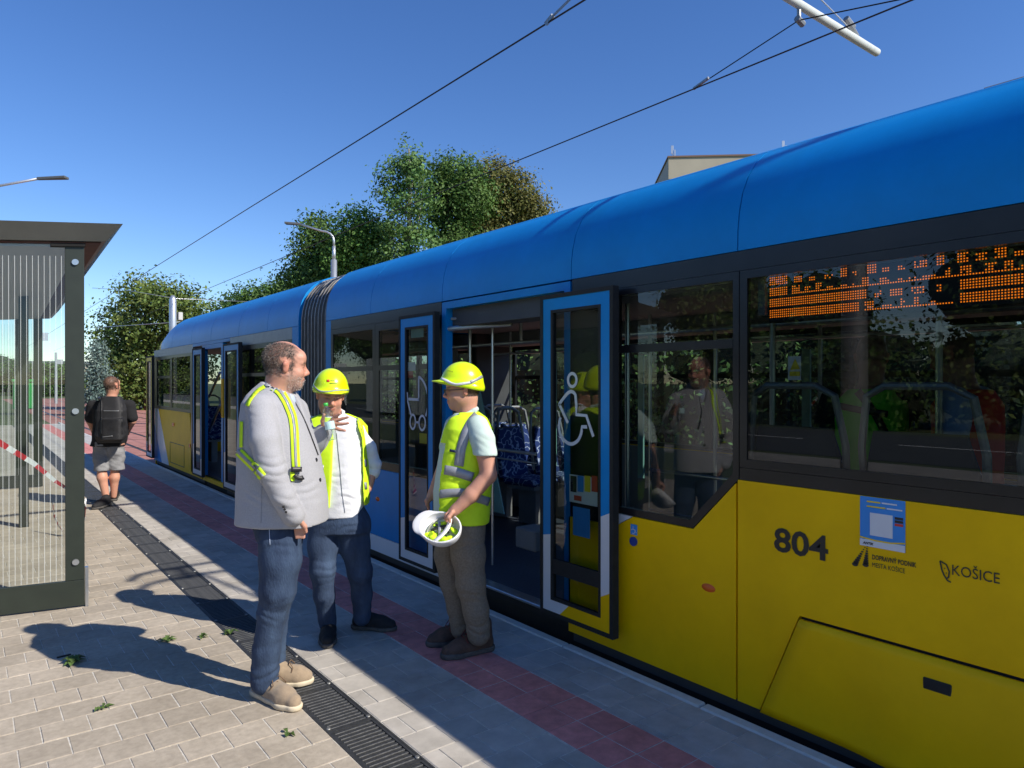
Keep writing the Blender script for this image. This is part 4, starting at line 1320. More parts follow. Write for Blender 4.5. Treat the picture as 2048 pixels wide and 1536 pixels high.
for k in range(4):
    MB().tube([(-1.2+k*1.3, 0, 0), (-1.2+k*1.3, 0, 1.5)], .04, 6).build('post', m_gmet, gf)
    if k < 3: MB().box((-1.16+k*1.3, -.01, .05), (-1.2+(k+1)*1.3-.04, .01, 1.4)).build('netting', M('green_net', (.01,.16,.075), rough=.8), gf)
# poles far down the line, seen past the shelter
for i, (px, dep, top) in enumerate(((72, 34, 640), (112, 60, 705), (40, 48, 690), (132, 80, 722))):
    x, y = at(px, dep)
    o = MB().tube([(0,0,0),(0,0,zat(top,dep)-RAIL)], [.12,.09], 8).box((.05,-.05,zat(top,dep)-RAIL-1.0),(.5,.05,zat(top,dep)-RAIL-.6)).build('signal_post', m_zinc, smooth=False, loc=(x, y, RAIL))
    tag(o, 'slim grey signal post far down the line, seen through the shelter glass', 'post', 'signal posts down the line')
x, y = at(47, 40)
o = MB().box((-.5,-.4,0),(.5,.4,1.55),.06).box((-.56,-.46,1.55),(.56,.46,1.72),.03).build('green_bin', M('bin_green', (.03,.32,.07), rough=.5), loc=(x, y, RAIL+.3)); tag(o, 'bright green bin far behind the shelter glass', 'bin')
x, y = at(60, 120)
ob = empty('low_building', (x, y, RAIL), -YAW); tag(ob, 'long low pale building on the horizon behind the shelter', 'building')
MB().box((-18,0,0),(9,8,5.0)).build('wall', m_pl2, ob); MB().box((-18.3,-.3,5.0),(9.3,8.3,5.5)).build('roof', m_gmet, ob)
for k in range(9): MB().box((-17+k*2.8,-.05,1.4),(-15.2+k*2.8,0,3.4)).build('window', m_flw, ob)

# ---- shelter
m_shd = M('dark_frame', (.020, .026, .018), rough=.45, var=.15, scale=8)
m_fas = M('shelter_fascia', (.13, .135, .125), rough=.42, metal=.35, var=.12, scale=3)
m_und = M('shelter_soffit', (.12, .045, .035), rough=.7, var=.2, scale=6)
m_sgl = glass('shelter_glass', (.80, .86, .84), refl=1.0)
m_str = M('printed_stripe', (.70, .74, .72), rough=.6, var=.03)
_n = m_str.node_tree                                   # a thin, half see-through screen print
_t = _n.nodes.new('ShaderNodeBsdfTransparent'); _m = _n.nodes.new('ShaderNodeMixShader'); _m.inputs[0].default_value = .55
_o = [q for q in _n.nodes if q.type == 'OUTPUT_MATERIAL'][0]
_n.links.new(_t.outputs[0], _m.inputs[1]); _n.links.new(_n.nodes['Principled BSDF'].outputs[0], _m.inputs[2]); _n.links.new(_m.outputs[0], _o.inputs[0])
sh = empty('tram_shelter', (.654, 5.79, 0), R(-2)); tag(sh, 'glass tram shelter with dark frame, flat roof and white striped panes', 'shelter')
GH = 2.60
SW = 2.3
def glazed_end(y, parent=sh):
    MB().box((-.115, y-.012, .195), (0, y+.012, GH)).build('post', m_shd, parent, bevel=.002)
    MB().box((-SW, y-.012, .195), (-SW+.10, y+.012, GH)).build('post', m_shd, parent, bevel=.002)
    MB().box((-SW, y-.016, .012), (.0, y+.016, .193)).build('base_rail', m_shd, parent, bevel=.002)
    g = mesh_obj('pane', [(-SW+.10,y,.195),(-.116,y,.195),(-.116,y,GH),(-SW+.10,y,GH)], [(0,1,2,3)], m_sgl, parent)
    b = MB()
    k = 0
    xx = -.135
    while xx > -SW+.12:
        b.add([(xx-.0017,y-.003,.20),(xx+.0017,y-.003,.20),(xx+.0017,y-.003,GH-.10),(xx-.0017,y-.003,GH-.10)], [(0,1,2,3)]); xx -= .0335
    s_ = mesh_obj('printed_stripes', b.v, b.f, m_str, g); s_['kind'] = 'stuff'
glazed_end(0)
MB().box((.003, -.02, .0), (.022, .03, .28)).build('foot_profile', m_steel, sh)
for z in (2.455, 1.395, .325):
    MB().tube([(-.055, -.026, z), (-.055, -.010, z)], .021, 18).build('bolt', m_steel, sh)
glazed_end(7.0)
for y in (3.54, 7.1):
    MB().box((-.34, y-.045, 0), (-.25, y+.045, GH)).build('post', m_shd, sh, bevel=.004)
for y in (.05, 2.3, 4.6, 6.9):
    MB().box((-SW-.04, y-.04, 0), (-SW+.04, y+.04, GH)).build('post', m_shd, sh, bevel=.004)
for k in range(3):
    y0 = .10 + k*2.28
    g = mesh_obj('pane', [(-SW,y0,.30),(-SW,y0+2.15,.30),(-SW,y0+2.15,GH-.05),(-SW,y0,GH-.05)], [(0,1,2,3)], m_sgl, sh)
    b = MB(); q = y0+.04
    while q < y0+2.1:
        b.add([(-SW+.004,q,.32),(-SW+.004,q+.005,.32),(-SW+.004,q+.005,GH-.1),(-SW+.004,q,GH-.1)], [(0,1,2,3)]); q += .05
    s_ = mesh_obj('printed_stripes', b.v, b.f, m_str, g); s_['kind'] = 'stuff'
MB().loft([[(-SW-.13,-.05,GH),(.13,-.05,GH),(.13,7.3,GH),(-SW-.13,7.3,GH)], [(-SW-.22,-.13,GH+.115),(.225,-.13,GH+.115),(.225,7.4,GH+.115),(-SW-.22,7.4,GH+.115)]]).build('roof', m_fas, sh)
MB().box((-SW-.10,-.02,GH-.012),(.10,7.25,GH-.003)).build('soffit', m_und, sh)
MB().box((-SW+.05,.02,GH-.030),(-.03,7.0,GH-.014)).build('ceiling', M('shelter_ceiling', (.62,.62,.60), rough=.6, var=.05), sh)
MB().box((-.20,-.03,GH-.035),(.005,.03,GH-.013)).build('roof_bracket', m_black, sh)
bn = MB().box((-SW+.25,1.2,.44),(-SW+.65,5.6,.49),.01)
bo = bn.build('bench', M('bench_wood', (.16,.09,.05), rough=.6, var=.3, scale=9), sh)
for y in (1.6, 3.4, 5.2): MB().box((-SW+.3,y-.03,0),(-SW+.6,y+.03,.44)).build('bench_leg', m_shd, bo)

# shelter plan sheared to a parallelogram so its edges line up from this camera
for o in sh.children_recursive:
    if o.type == 'MESH':
        for v in o.data.vertices:
            v.co.y -= .165*v.co.x
            if v.co.z > 2.3: v.co.z += .07*v.co.x      # top tilted so the roof edge lines up from this camera

# ---- barrier tape tied round the shelter posts
def tape(pts, width, label, seg=.075, twist=0.0):
    P = [Vector(p) for p in pts]
    fine = []
    for i in range(len(P)-1):
        n = max(2, int((P[i+1]-P[i]).length/.025))
        fine += [P[i].lerp(P[i+1], k/n) for k in range(n)]
    fine.append(P[-1])
    v = []; f = []; mi = []; s = 0
    for i, p in enumerate(fine):
        t = (fine[min(i+1,len(fine)-1)] - fine[max(i-1,0)]).normalized()
        w = width(i/(len(fine)-1))
        up = (Vector((0,0,1)) - t*t.z).normalized()
        sd = t.cross(up)
        a = twist*i/len(fine)
        d = up*math.cos(a) + sd*math.sin(a)
        v += [p + d*w/2, p - d*w/2]
        if i:
            s += (fine[i]-fine[i-1]).length
            f.append((2*i-2, 2*i-1, 2*i+1, 2*i)); mi.append(int(s/seg) % 2)
    o = mesh_obj('barrier_tape', v, f, M('tape_white', (.72,.70,.69), rough=.4, var=.04))
    o.data.materials.append(M('tape_red', (.50,.02,.03), rough=.4, var=.05))
    o.data.polygons.foreach_set('material_index', mi)
    md = o.modifiers.new('t', 'SOLIDIFY'); md.thickness = .0006
    tag(o, label, 'tape'); return o
def at3(px, py, dep):
    x, y = at(px, dep); return (x, y, zat(py, dep))
tape([at3(-110, 815, 4.5), at3(0, 886, 4.75), at3(66, 926, 4.86), at3(110, 962, 4.92), at3(160, 994, 4.95), at3(168, 998, 4.99)], lambda t: .042*(1-t)**.6 + .007, 'red and white barrier tape pulled tight to the shelter post', twist=.0)
tape([at3(168, 998, 4.99), at3(171, 1006, 5.0), at3(168, 1040, 5.02)], lambda t: .03, 'short torn end of white tape hanging from the shelter post')
tape([at3(105, 1005, 7.3), at3(107, 1030, 7.28), at3(116, 1050, 7.25), at3(128, 1066, 7.2)], lambda t: .085*(.4+.6*t), 'striped tape end hanging inside the shelter', seg=.045, twist=.7)

# ---- weeds in the paving
m_weed = leaf_mat('weed_green', (.07, .13, .035), (.13, .20, .06))
def weed(px, py, r, n, h, label, seed):
    d = FPX*CAMH/(py-HOR); x, y = at(px, d)
    root = empty('weed', (x, y, 0)); tag(root, label, 'plant', 'weeds in the paving')
    q = random.Random(seed)
    for k in range(n):
        a = q.uniform(0, 6.28); l = r*q.uniform(.6, 1.1); hh = h*q.uniform(.3, 1)
        w = r*q.uniform(.16, .28)
        pts = [(0,0,.0), (l*.5*math.cos(a), l*.5*math.sin(a), hh*.8), (l*math.cos(a), l*math.sin(a), hh*.45)]
        s_ = (-math.sin(a)*w, math.cos(a)*w, 0)
        v = [pts[0], (pts[1][0]+s_[0], pts[1][1]+s_[1], pts[1][2]+.004), pts[1], (pts[1][0]-s_[0], pts[1][1]-s_[1], pts[1][2]+.004), pts[2]]
        o = mesh_obj('leaf', v, [(0,2,1),(0,3,2),(1,2,4),(2,3,4)], m_weed, root)
        ca = o.data.color_attributes.new('tint', 'FLOAT_COLOR', 'POINT'); c = q.uniform(.7, 1.3)
        ca.data.foreach_set('color', [c, c, c*.9, 1]*5)
weed(145, 1328, .075, 16, .05, 'largest green weed growing in the sunlit pavers before the shelter', 1)
weed(332, 1282, .06, 12, .03, 'flat weed inside the shadow of the man in the jacket', 2)
weed(402, 1277, .045, 9, .035, 'small weed between the shadow and the drain', 3)
weed(460, 1269, .055, 11, .035, 'weed growing at the edge of the drain grating', 4)
weed(203, 1417, .055, 8, .02, 'thin dry weed in the front pavers', 5)
weed(576, 1469, .05, 8, .02, 'yellowish weed beside the near end of the drain', 6)
o = MB().box((-.035,-.006,0),(.035,.006,.006)).build('plastic_strip', m_rub, loc=(*at(127, FPX*CAMH/(1314-HOR)), .002), rz=.1); tag(o, 'short black plastic strip lying on the pavers', 'litter')
# ------------------------------------------------------------------ people
m_skin = M('skin', (.93, .93, .93), rough=.5, col2=(1, 1, 1), scale=40, attr='tint', bump=.12, bscale=220, spec=.4)
m_skin.node_tree.nodes['Principled BSDF'].inputs['Subsurface Weight'].default_value = .06
m_skin.node_tree.nodes['Principled BSDF'].inputs['Subsurface Radius'].default_value = (.012, .005, .003)
m_jack = M('jacket_grey', (.36, .36, .38), rough=.9, var=.10, scale=160, bump=.22, bscale=240, sheen=.2)
m_jeans = M('denim', (.014, .029, .068), rough=.9, col2=(.046, .080, .145), scale=7, bump=.35, bscale=90, stretch=(1.6, 1.6, .6))
m_jeansd = M('denim_dark', (.018, .033, .072), rough=.9, col2=(.050, .085, .155), scale=7, bump=.35, bscale=90, stretch=(1.6, 1.6, .6))
m_shirtw = M('white_shirt', (.74, .75, .78), rough=.85, var=.04, scale=25, bump=.25, bscale=40)
m_shirtb = M('pale_blue_shirt', (.45, .53, .70), rough=.85, var=.12, scale=260)
m_polo = M('mint_polo', (.50, .62, .57), rough=.9, var=.05, scale=120, bump=.15, bscale=250)
m_hv = M('hivis_yellow', (.60, .88, .015), rough=.75, var=.05, scale=14, bump=.2, bscale=30)
m_hvg = M('hivis_green', (.14, .90, .02), rough=.75, var=.05, scale=14)
m_hvr = M('hivis_red', (.90, .06, .03), rough=.8, var=.05, scale=14)
m_refl = M('reflective_tape', (.30, .31, .34), rough=.45, metal=.2, var=.08, scale=60)
m_refw = M('reflective_white', (.62, .63, .66), rough=.4, var=.06, scale=60)
m_brown = M('brown_trousers', (.20, .165, .125), rough=.95, var=.22, scale=90, bump=.35, bscale=60)
m_tee = M('black_cotton', (.012, .012, .014), rough=.95, var=.2, scale=20, bump=.2, bscale=60)
m_shorts = M('grey_shorts', (.26, .26, .27), rough=.95, var=.12, scale=60, bump=.4, bscale=30)
m_suede = M('beige_suede', (.30, .225, .15), rough=.95, var=.14, scale=30, bump=.2, bscale=200, sheen=.3)
m_sole = M('cream_sole', (.62, .53, .38), rough=.7, var=.1, scale=40)
m_bshoe = M('black_shoe', (.013, .013, .015), rough=.8, var=.3, scale=40, bump=.3, bscale=120)
m_boot = M('brown_boot', (.085, .048, .034), rough=.8, var=.35, scale=20, bump=.4, bscale=60)
m_bsole = M('dark_sole', (.085, .078, .072), rough=.85, var=.3, scale=30)
m_helm = M('helmet_yellow', (.70, .95, .005), rough=.28, var=.03, scale=10, coat=.5)
m_helw = M('helmet_white', (.78, .78, .79), rough=.3, var=.03, scale=10, coat=.4)
m_pet = glass('bottle_plastic', (.93, .96, .95), refl=2.2, rough=.03)
m_capg = M('green_cap', (.06, .50, .08), rough=.4, var=.05)
m_lab = M('bottle_label', (.50, .72, .72), rough=.5, var=.12, scale=60)
m_dark = M('dark_plastic', (.018, .018, .02), rough=.45, var=.2)

def basis(a, tilt=0.0, roll=0.0):
    """head axes: forward, left, up for a heading a (degrees; 0 = image right, 90 = away) and a downward tilt"""
    a, t, r = R(a), R(tilt), R(roll)
    F = np.array([math.cos(a)*math.cos(t), math.sin(a)*math.cos(t), -math.sin(t)])
    Lf = np.array([-math.sin(a), math.cos(a), 0.0])
    U = np.cross(F, Lf)
    L2 = Lf*math.cos(r) + U*math.sin(r); U2 = U*math.cos(r) - Lf*math.sin(r)
    return np.stack([F, L2, U2])
def sst(x, a, b):
    t = np.clip((x-a)/(b-a), 0, 1); return t*t*(3-2*t)

class Per:
    def __init__(s, name, label, px, d, z0=0.0, cat='person', group=None):
        s.d = d; s.u0 = (px-1024)/FPX*d; s.z0 = z0
        x, y = at(px, d)
        s.root = empty(name, (x, y, z0), -YAW); tag(s.root, label, cat, group)
        s.k = d/FPX
        s.bvh = None
    def J(s, px, py, w=0.0):
        dep = s.d + w
        return np.array([(px-1024)/FPX*dep - s.u0, w, CAMH - (py-HOR)*dep/FPX - s.z0])
    def grid(s, pxl, pxr, pyt, pyb, w0, w1, h):
        C = np.array([s.J(a, b, w) for a in (pxl, pxr) for b in (pyt, pyb) for w in (w0, w1)])
        return G(C.min(0), C.max(0), h)
    def rings(s, rg, grow=0.0, w=0.0, zs=None):
        out = []
        for (py, l, r, b, *cw) in rg:
            c = s.J((l+r)/2, py, w + (cw[0] if cw else 0))
            out.append((c[2], c[0], c[1], (r-l)/2*s.k + grow, b + grow))
        return out
    def use(s, g):
        v, f = g.vf
        s.bvh = BVHTree.FromPolygons(v.tolist(), f.tolist())
    def hit(s, px, py):
        o = Vector((-s.u0, -s.d, CAMH - s.z0)); t = Vector(s.J(px, py, 0))
        h = s.bvh.ray_cast(o, (t-o).normalized())
        return h[0], h[1]
    def ribbon(s, pts, wpx, mat, name, parent, lift=.004, step=3.0, thick=.0015):
        """band of cloth lying on the last cloth surface, following photo points"""
        P = [np.array(p, float) for p in pts]
        fine = []
        for a, b in zip(P[:-1], P[1:]):
            n = max(1, int(np.linalg.norm(b-a)/step)); fine += [a + (b-a)*k/n for k in range(n)]
        fine.append(P[-1])
        fine = [np.mean([fine[max(0, i-2)], fine[max(0, i-1)], fine[i], fine[min(len(fine)-1, i+1)], fine[min(len(fine)-1, i+2)]], 0) if 1 < i < len(fine)-2 else fine[i] for i in range(len(fine))]
        v = []; f = []; cur = None
        for i, p in enumerate(fine):
            t = fine[min(i+1, len(fine)-1)] - fine[max(i-1, 0)]; t /= np.linalg.norm(t) + 1e-9
            n = np.array([-t[1], t[0]])
            row = []
            for q in (-.5, 0, .5):
                h, nn = s.hit(*(p + n*q*wpx))
                if h is None: row = None; break
                o = Vector((-s.u0, -s.d, CAMH - s.z0))
                row.append(h + nn*lift if nn.dot(o-h) > 0 else h - nn*lift)
            if row is None: cur = None; continue
            b = len(v); v += [tuple(x) for x in row]
            if cur is not None and (Vector(v[cur+1]) - row[1]).length < .08:
                f += [(cur, cur+1, b+1, b), (cur+1, cur+2, b+2, b+1)]
            cur = b
        if not f: return None
        o = mesh_obj(name, v, f, mat, parent, smooth=True)
        md = o.modifiers.new('t', 'SOLIDIFY'); md.thickness = thick; md.offset = 1
        return o
    def disc(s, px, py, r, mat, name, parent, lift=.005):
        h, n = s.hit(px, py)
        if h is None: return
        b = MB(); q = n.to_track_quat('Z', 'Y').to_matrix()
        rg = []
        for rr, z in ((r, 0), (r, .003), (r*.7, .004), (0.0005, .003)):
            rg.append([h + n*(lift-.004) + q @ Vector((rr*math.cos(6.283*k/12), rr*math.sin(6.283*k/12), z)) for k in range(12)])
        b.loft(rg).build(name, mat, parent)

SKIN = np.array([.56, .285, .20])
def head(g, c, A, s=1.0, fat=0.0):
    """cranium, face, jaw, nose, brows, lips, ears and neck stub around c (mid point between the eyes and ears)"""
    F, L, U = A
    p = lambda x, y, z: c + s*(x*F + y*L + z*U)
    e = lambda x, y, z, r, k=.02: g.ell(p(x, y, z), np.array(r)*s, k*s, 'u', A)
    e(-.010, 0, .040, (.098, .077, .087), .01)
    e(.030, 0, -.035, (.066, .060+fat*.5, .078), .04)
    e(.000, 0, -.050, (.070, .064+fat, .050), .03)
    e(.058, 0, -.092, (.030, .032+fat*.6, .024), .03)
    e(.076, 0, .050, (.022, .052, .030), .03)
    for y in (-1, 1):
        g.cap(p(.086, y*.012, .020), p(.074, y*.048, .022), .009*s, .007*s, .012)
        e(.062, y*.040, -.030, (.024, .022, .022), .02)
        g.ell(p(.097, y*.032, .002), np.array((.016, .016, .010))*s, .008, 's', A)
        e(.078, y*.032, .000, (.012, .013, .011), .004)
        g.ell(p(-.006, y*(.079+fat*.6), -.004), np.array((.017, .008, .030))*s, .007, 'u', A)
        g.ell(p(-.012, y*(.086+fat*.6), .010), np.array((.011, .007, .014))*s, .005, 'u', A)
        e(.096, y*.013, -.036, (.011, .010, .009), .008)
    g.cap(p(.088, 0, .010), p(.112, 0, -.026), .009*s, .0125*s, .014)
    e(.092, 0, -.058, (.010, .025, .006), .006); e(.089, 0, -.070, (.011, .022, .007), .006)
def hcoords(v, c, A, s=1.0):
    return ((v - c) / s) @ A.T
def face_colors(h, col, hair, hairfn, beard=None, beardcol=None, skin=SKIN):
    x, y, z = h[:,0], h[:,1], h[:,2]
    inhead = (np.abs(x) < .16) & (np.abs(y) < .13) & (z > -.16) & (z < .16)
    def mix(w, c):
        w = (w*inhead)[:,None]; col[:] = col*(1-w) + np.array(c)*w
    # warmer cheeks, nose and ears
    mix(.35*sst(x, .07, .10)*sst(z, -.06, -.03)*(1-sst(z, .0, .02)), skin*np.array([1.1, .78, .76]))
    mix(.45*sst(np.abs(y), .072, .082)*(np.abs(z) < .045)*(np.abs(x) < .04), skin*np.array([1.15, .72, .70]))
    mix(.8*np.exp(-((z+.064)/.009)**2)*sst(x, .078, .088)*(np.abs(y) < .026), skin*np.array([.85, .5, .5]))
    mix(.75*np.exp(-((z-.023)/.006)**2)*(x > .06)*sst(np.abs(y), .010, .016)*(1-sst(np.abs(y), .046, .056)), np.array(hair)*.9)
    mix(.85*np.exp(-((z-.001)/.0055)**2 - ((np.abs(y)-.032)/.013)**2)*(x > .06), (.05, .035, .03))
    if beard is not None: mix(beard(x, y, z) * np.random.default_rng(2).uniform(.5, 1.25, len(x)), beardcol)
    mix(hairfn(x, y, z) * np.random.default_rng(1).uniform(.72, 1.0, len(x)), hair)
    return col
def strands(obj, root, c, A, s, fn, col, n, length=.010, name='hair'):
    """short separate strands standing on the scalp"""
    me = obj.data
    co = np.empty(len(me.vertices)*3, np.float32); me.vertices.foreach_get('co', co); co = co.reshape(-1, 3)
    no = np.empty(len(me.vertices)*3, np.float32); me.vertex_normals.foreach_get('vector', no); no = no.reshape(-1, 3)
    h = hcoords(co, c, A, s)
    x, y, z = h[:,0], h[:,1], h[:,2]
    w = fn(x, y, z) * ((np.abs(x) < .15) & (np.abs(y) < .12) & (z > -.13) & (z < .16))
    idx = np.nonzero(w > .25)[0]
    if len(idx) == 0: return
    g = np.random.default_rng(4)
    i = g.choice(idx, n)
    b = co[i] + g.normal(size=(n, 3))*.0025
    d = no[i]*.55 + g.normal(size=(n, 3))*.35 - A[2]*.55 - A[0]*.25; d /= np.linalg.norm(d, axis=1)[:,None]
    sd = np.cross(d, g.normal(size=(n, 3))); sd /= np.linalg.norm(sd, axis=1)[:,None]
    L_ = length*g.uniform(.5, 1.3, n)[:,None]
    V = np.stack([b - sd*.0011, b + sd*.0011, b + d*L_ + no[i]*.0015], 1).reshape(-1, 3)
    o = mesh_obj(name, V.tolist(), [(3*k, 3*k+1, 3*k+2) for k in range(n)], col, root); o['kind'] = 'stuff'
def hand(g, wrist, knuck, fingers, thumb, palmr=.026, fr=.0092, side=None):
    """palm between wrist and knuckles, five separate bent fingers"""
    wrist, knuck = np.array(wrist), np.array(knuck)
    g.cap(wrist, wrist*.45 + knuck*.55, .025, palmr, .015)
    for i, ch in enumerate(fingers):
        g.cap(wrist*.45 + knuck*.55, ch[0], .016, fr*1.25, .010)
        g.chain([np.array(q) for q in ch], [fr*1.15] + [fr]*(len(ch)-2) + [fr*.78], .003)
    g.chain([np.array(q) for q in thumb], [fr*1.5, fr*1.25, fr*.9][:len(thumb)], .006)
def shoe(P, heel, toe, mat, solemat, name='shoe', wid=.046, hgt=.075, collar=None, solez=.028, h=.0045, laces=None):
    """heel and toe are ground points (u, w)"""
    hl = np.array([*heel, 0.0]); te = np.array([*toe, 0.0])
    d = (te-hl); Ln = np.linalg.norm(d); d /= Ln; n = np.array([-d[1], d[0], 0])
    at_ = lambda t, z, o=0: hl + d*Ln*t + n*o + np.array([0, 0, z])
    lo = np.minimum(hl, te) - .10; hi = np.maximum(hl, te) + .10; lo[2] = -.01; hi[2] = .26
    g = G(lo, hi, h)
    g.cap(at_(.14, .045), at_(.45, .050), wid*.86, wid*.95, .02); g.cap(at_(.45, .048), at_(.70, .040), wid*.95, wid*1.05, .02); g.cap(at_(.70, .038), at_(.88, .036), wid*1.02, wid*.74, .02)
    g.cap(at_(.18, .06), at_(.20, hgt+.015), wid*.90, wid*.92, .02); g.cap(at_(.22, hgt), at_(.62, .058), wid*.78, wid*.66, .03)
    if collar is not None: g.cap(at_(.20, .07), at_(.20, collar), wid*.95, wid*1.02, .02)
    g.plane((0, 0, solez*.8), (0, 0, -1), .002)
    g.wrinkle(.0012, (40, 40, 40), 5)
    up = g.build(name, mat, P.root)
    g2 = G(lo, hi, h)
    g2.cap(at_(.13, .02), at_(.45, .02), wid*.98, wid*.96, .02); g2.cap(at_(.45, .02), at_(.72, .02), wid*.96, wid*1.14, .02); g2.cap(at_(.72, .02), at_(.89, .02), wid*1.12, wid*.85, .02)
    g2.plane((0, 0, solez), (0, 0, 1), .006); g2.plane((0, 0, .002), (0, 0, -1), .003)
    g2.build('sole', solemat, up)
    if laces is not None:
        for q in range(4):
            t = .44 + .07*q; zz = hgt + .040 - .013*q
            MB().tube([at_(t, zz-.016, -.026), at_(t+.03, zz+.002, 0), at_(t, zz-.016, .026)], .0028, 5).build('lace', laces, up)
        for sgn in (-1, 1):
            MB().tube([at_(.46, hgt+.042, 0), at_(.50, hgt+.046, sgn*.022), at_(.58, .098, sgn*.036), at_(.55, .080, sgn*.046)], .0026, 5).build('lace', laces, up)
    return up
def helmet(P, c, A, label, s=1.0, parent=None):
    """hard hat with peak and reflective rim, around c; axes A"""
    F, L, U = A
    p = lambda x, y, z: c + s*(x*F + y*L + z*U)
    g = G(c - .22, c + .22, .005)
    g.ell(p(-.004, 0, -.022), np.array((.126, .106, .122))*s, .01, 'u', A)
    g.ell(p(.055, 0, -.030), np.array((.124, .096, .011))*s, .030, 'u', A)
    g.ell(p(-.060, 0, -.048), np.array((.078, .098, .040))*s, .025, 'u', A)
    g.ell(p(-.006, 0, -.050), np.array((.112, .092, .100))*s, .004, 's', A)
    g.plane(p(0, 0, -.054), -U + F*.09, .004)
    o = g.build('helmet', m_helm, parent or P.root)
    P.use(g)
    return o

# =============================================================== man in the grey jacket
P = Per('person', 'man in grey jacket and blue jeans wearing a reflective harness, holding a bottle', 556, 3.525)
J = P.J
A = basis(25, 4)
hc = J(570, 733)
g = P.grid(455, 720, 676, 1410, -.45, .45, .005)
head(g, hc, A, 1.0, fat=.006)
g.cap(hc + A[2]*-.05 - A[0]*.022, J(552, 792), .062, .074, .03)
g.column(P.rings([(805,528,585,.10),(850,512,600,.13),(950,505,610,.13),(1025,515,600,.12)]), k=.04)
g.chain([J(524,824,-.145), J(530,880,-.213), J(545,948,-.236), J(566,992,-.22), J(588,1030,-.185)], [.035,.038,.040,.036,.031], .01)
wr = J(588, 1030, -.17); kn = J(598, 1052, -.15)
hand(g, wr, kn, [[kn+np.array((.012*i-.02, .01, 0)), kn+np.array((.012*i-.018, .012, -.035)), kn+np.array((.012*i-.016, .01, -.06))] for i in range(4)], [wr+np.array((.02,-.01,-.01)), kn+np.array((.03,-.01,.0)), kn+np.array((.034,0,-.03))])
g.chain([J(588,832,.15), J(606,880,.213), J(616,903,.225), J(645,866,.20)], [.035,.038,.038,.030], .01)
wr = J(646, 862, .20); kn = J(664, 846, .20)
hand(g, wr, kn, [[J(666,838,.20), J(673,832,.19), J(680,827.5,.18)], [J(668,842,.20), J(683,838,.19), J(696,834.5,.18)], [J(668,848,.20), J(684,848,.19), J(697,846.5,.18)], [J(666,854,.20), J(678,859,.19), J(690,861.5,.18)]],
     [J(648,855,.19), J(645,842,.17), J(648,829,.15)])
g.chain([J(554,1050,-.06), J(555,1180,-.085), J(544,1225,-.07), J(529,1370,-.02)], [.075,.058,.048,.036], .03)
g.chain([J(564,1050,.08), J(556,1200,.13), J(549,1345,.155)], [.07,.048,.034], .03)
def col1(v):
    c = np.tile(SKIN, (len(v), 1)); h = hcoords(v, hc, A)
    nzh = lambda x, y, z: .012*np.sin(140*x+60*z)*np.sin(170*z+90*y)
    hairfn = lambda x, y, z: .80 * sst(z + nzh(x,y,z), -.066, -.035) * (1-sst(x + nzh(x,y,z) - .25*np.maximum(0,z-.03) + .35*np.maximum(0,-z), .020, .058)) * (1-sst(z + .35*x + .9*np.maximum(0, .05-np.abs(y)), .118, .145)) * (1-.9*((np.abs(y) > .074) & (np.abs(z) < .045) & (np.abs(x+.008) < .035))) * (1 - sst(x, -.03, .0)*(1-sst(z, -.055, -.02))*.0)
    beard = lambda x, y, z: .42 * sst(x, -.012, .014) * (1-sst(z + .25*(x-.05), -.052, -.036)) * sst(z, -.135, -.120) * (1-.8*np.exp(-((z+.064)/.007)**2)*(x > .08))
    return face_colors(h, c, (.050, .040, .034), hairfn, beard, (.36, .29, .25))
bo1 = g.build('body', m_skin, P.root, color=col1)
strands(bo1, P.root, hc, A, 1.0, lambda x, y, z: sst(z, -.055, -.035)*(1-sst(x, .015, .040))*(1-sst(z + .35*x + 1.1*np.maximum(0, .055-np.abs(y)), .108, .136))*(1-((np.abs(y) > .072) & (np.abs(z) < .045) & (np.abs(x+.008) < .035))), M('grey_hair', (.13,.11,.095), rough=.6, var=.4, scale=90), 5200, .011)
strands(bo1, P.root, hc, A, 1.0, lambda x, y, z: sst(x, .005, .03)*(1-sst(z + .25*(x-.05), -.055, -.042))*sst(z, -.130, -.118), M('grey_beard', (.46,.40,.35), rough=.6, var=.3, scale=90), 900, .005, 'beard')
# shirt collar
gc = P.grid(500, 640, 740, 850, -.2, .2, .005)
gc.column(P.rings([(745,533,575,.068),(775,532,583,.074),(800,536,592,.080),(825,560,596,.05)]), k=.01)
gc.plane(J(560, 774), (.50, 0, .87), .004)
gc.plane(J(592, 812), (1, 0, .1), .004)
gc.build('shirt_collar', m_shirtb, P.root)
# jacket
TR1 = [(764,526,570,.080),(778,510,582,.100),(790,500,592,.130),(806,491,601,.165),(835,487,610,.185),(880,483,625,.190),(920,482,638,.192),(960,481,646,.195),(1000,479,651,.198),(1043,477,651,.202)]
g = P.grid(440, 700, 760, 1075, -.42, .42, .006)
g.column(P.rings(TR1), k=.02, p=2.5)
g.chain([J(523,816,-.150), J(530,880,-.215), J(545,948,-.238), J(566,992,-.222), J(586,1030,-.19)], [.072,.071,.063,.057,.053], .012)
g.chain([J(588,822,.165), J(606,880,.215), J(616,903,.225)], [.075,.068,.060], .03)
g.chain([J(616,903,.225), J(634,882,.215), J(646,866,.205)], [.060,.052,.048], .02)
g.cap(J(551,750), J(556,800), .064, .066, .008, 's')
g.plane(J(545,768), (.42, 0, .9), .006)
g.cap(J(590,800,-.03), J(612,842,-.02), .030, .012, .01, 's')
g.plane(J(585,1031,-.185)+np.array((0,0,-.012)), (.35,.1,-1)) if False else None
g.wrinkle(.0022, (12, 12, 9), 3); g.wrinkle(.0008, (34, 34, 22), 4)
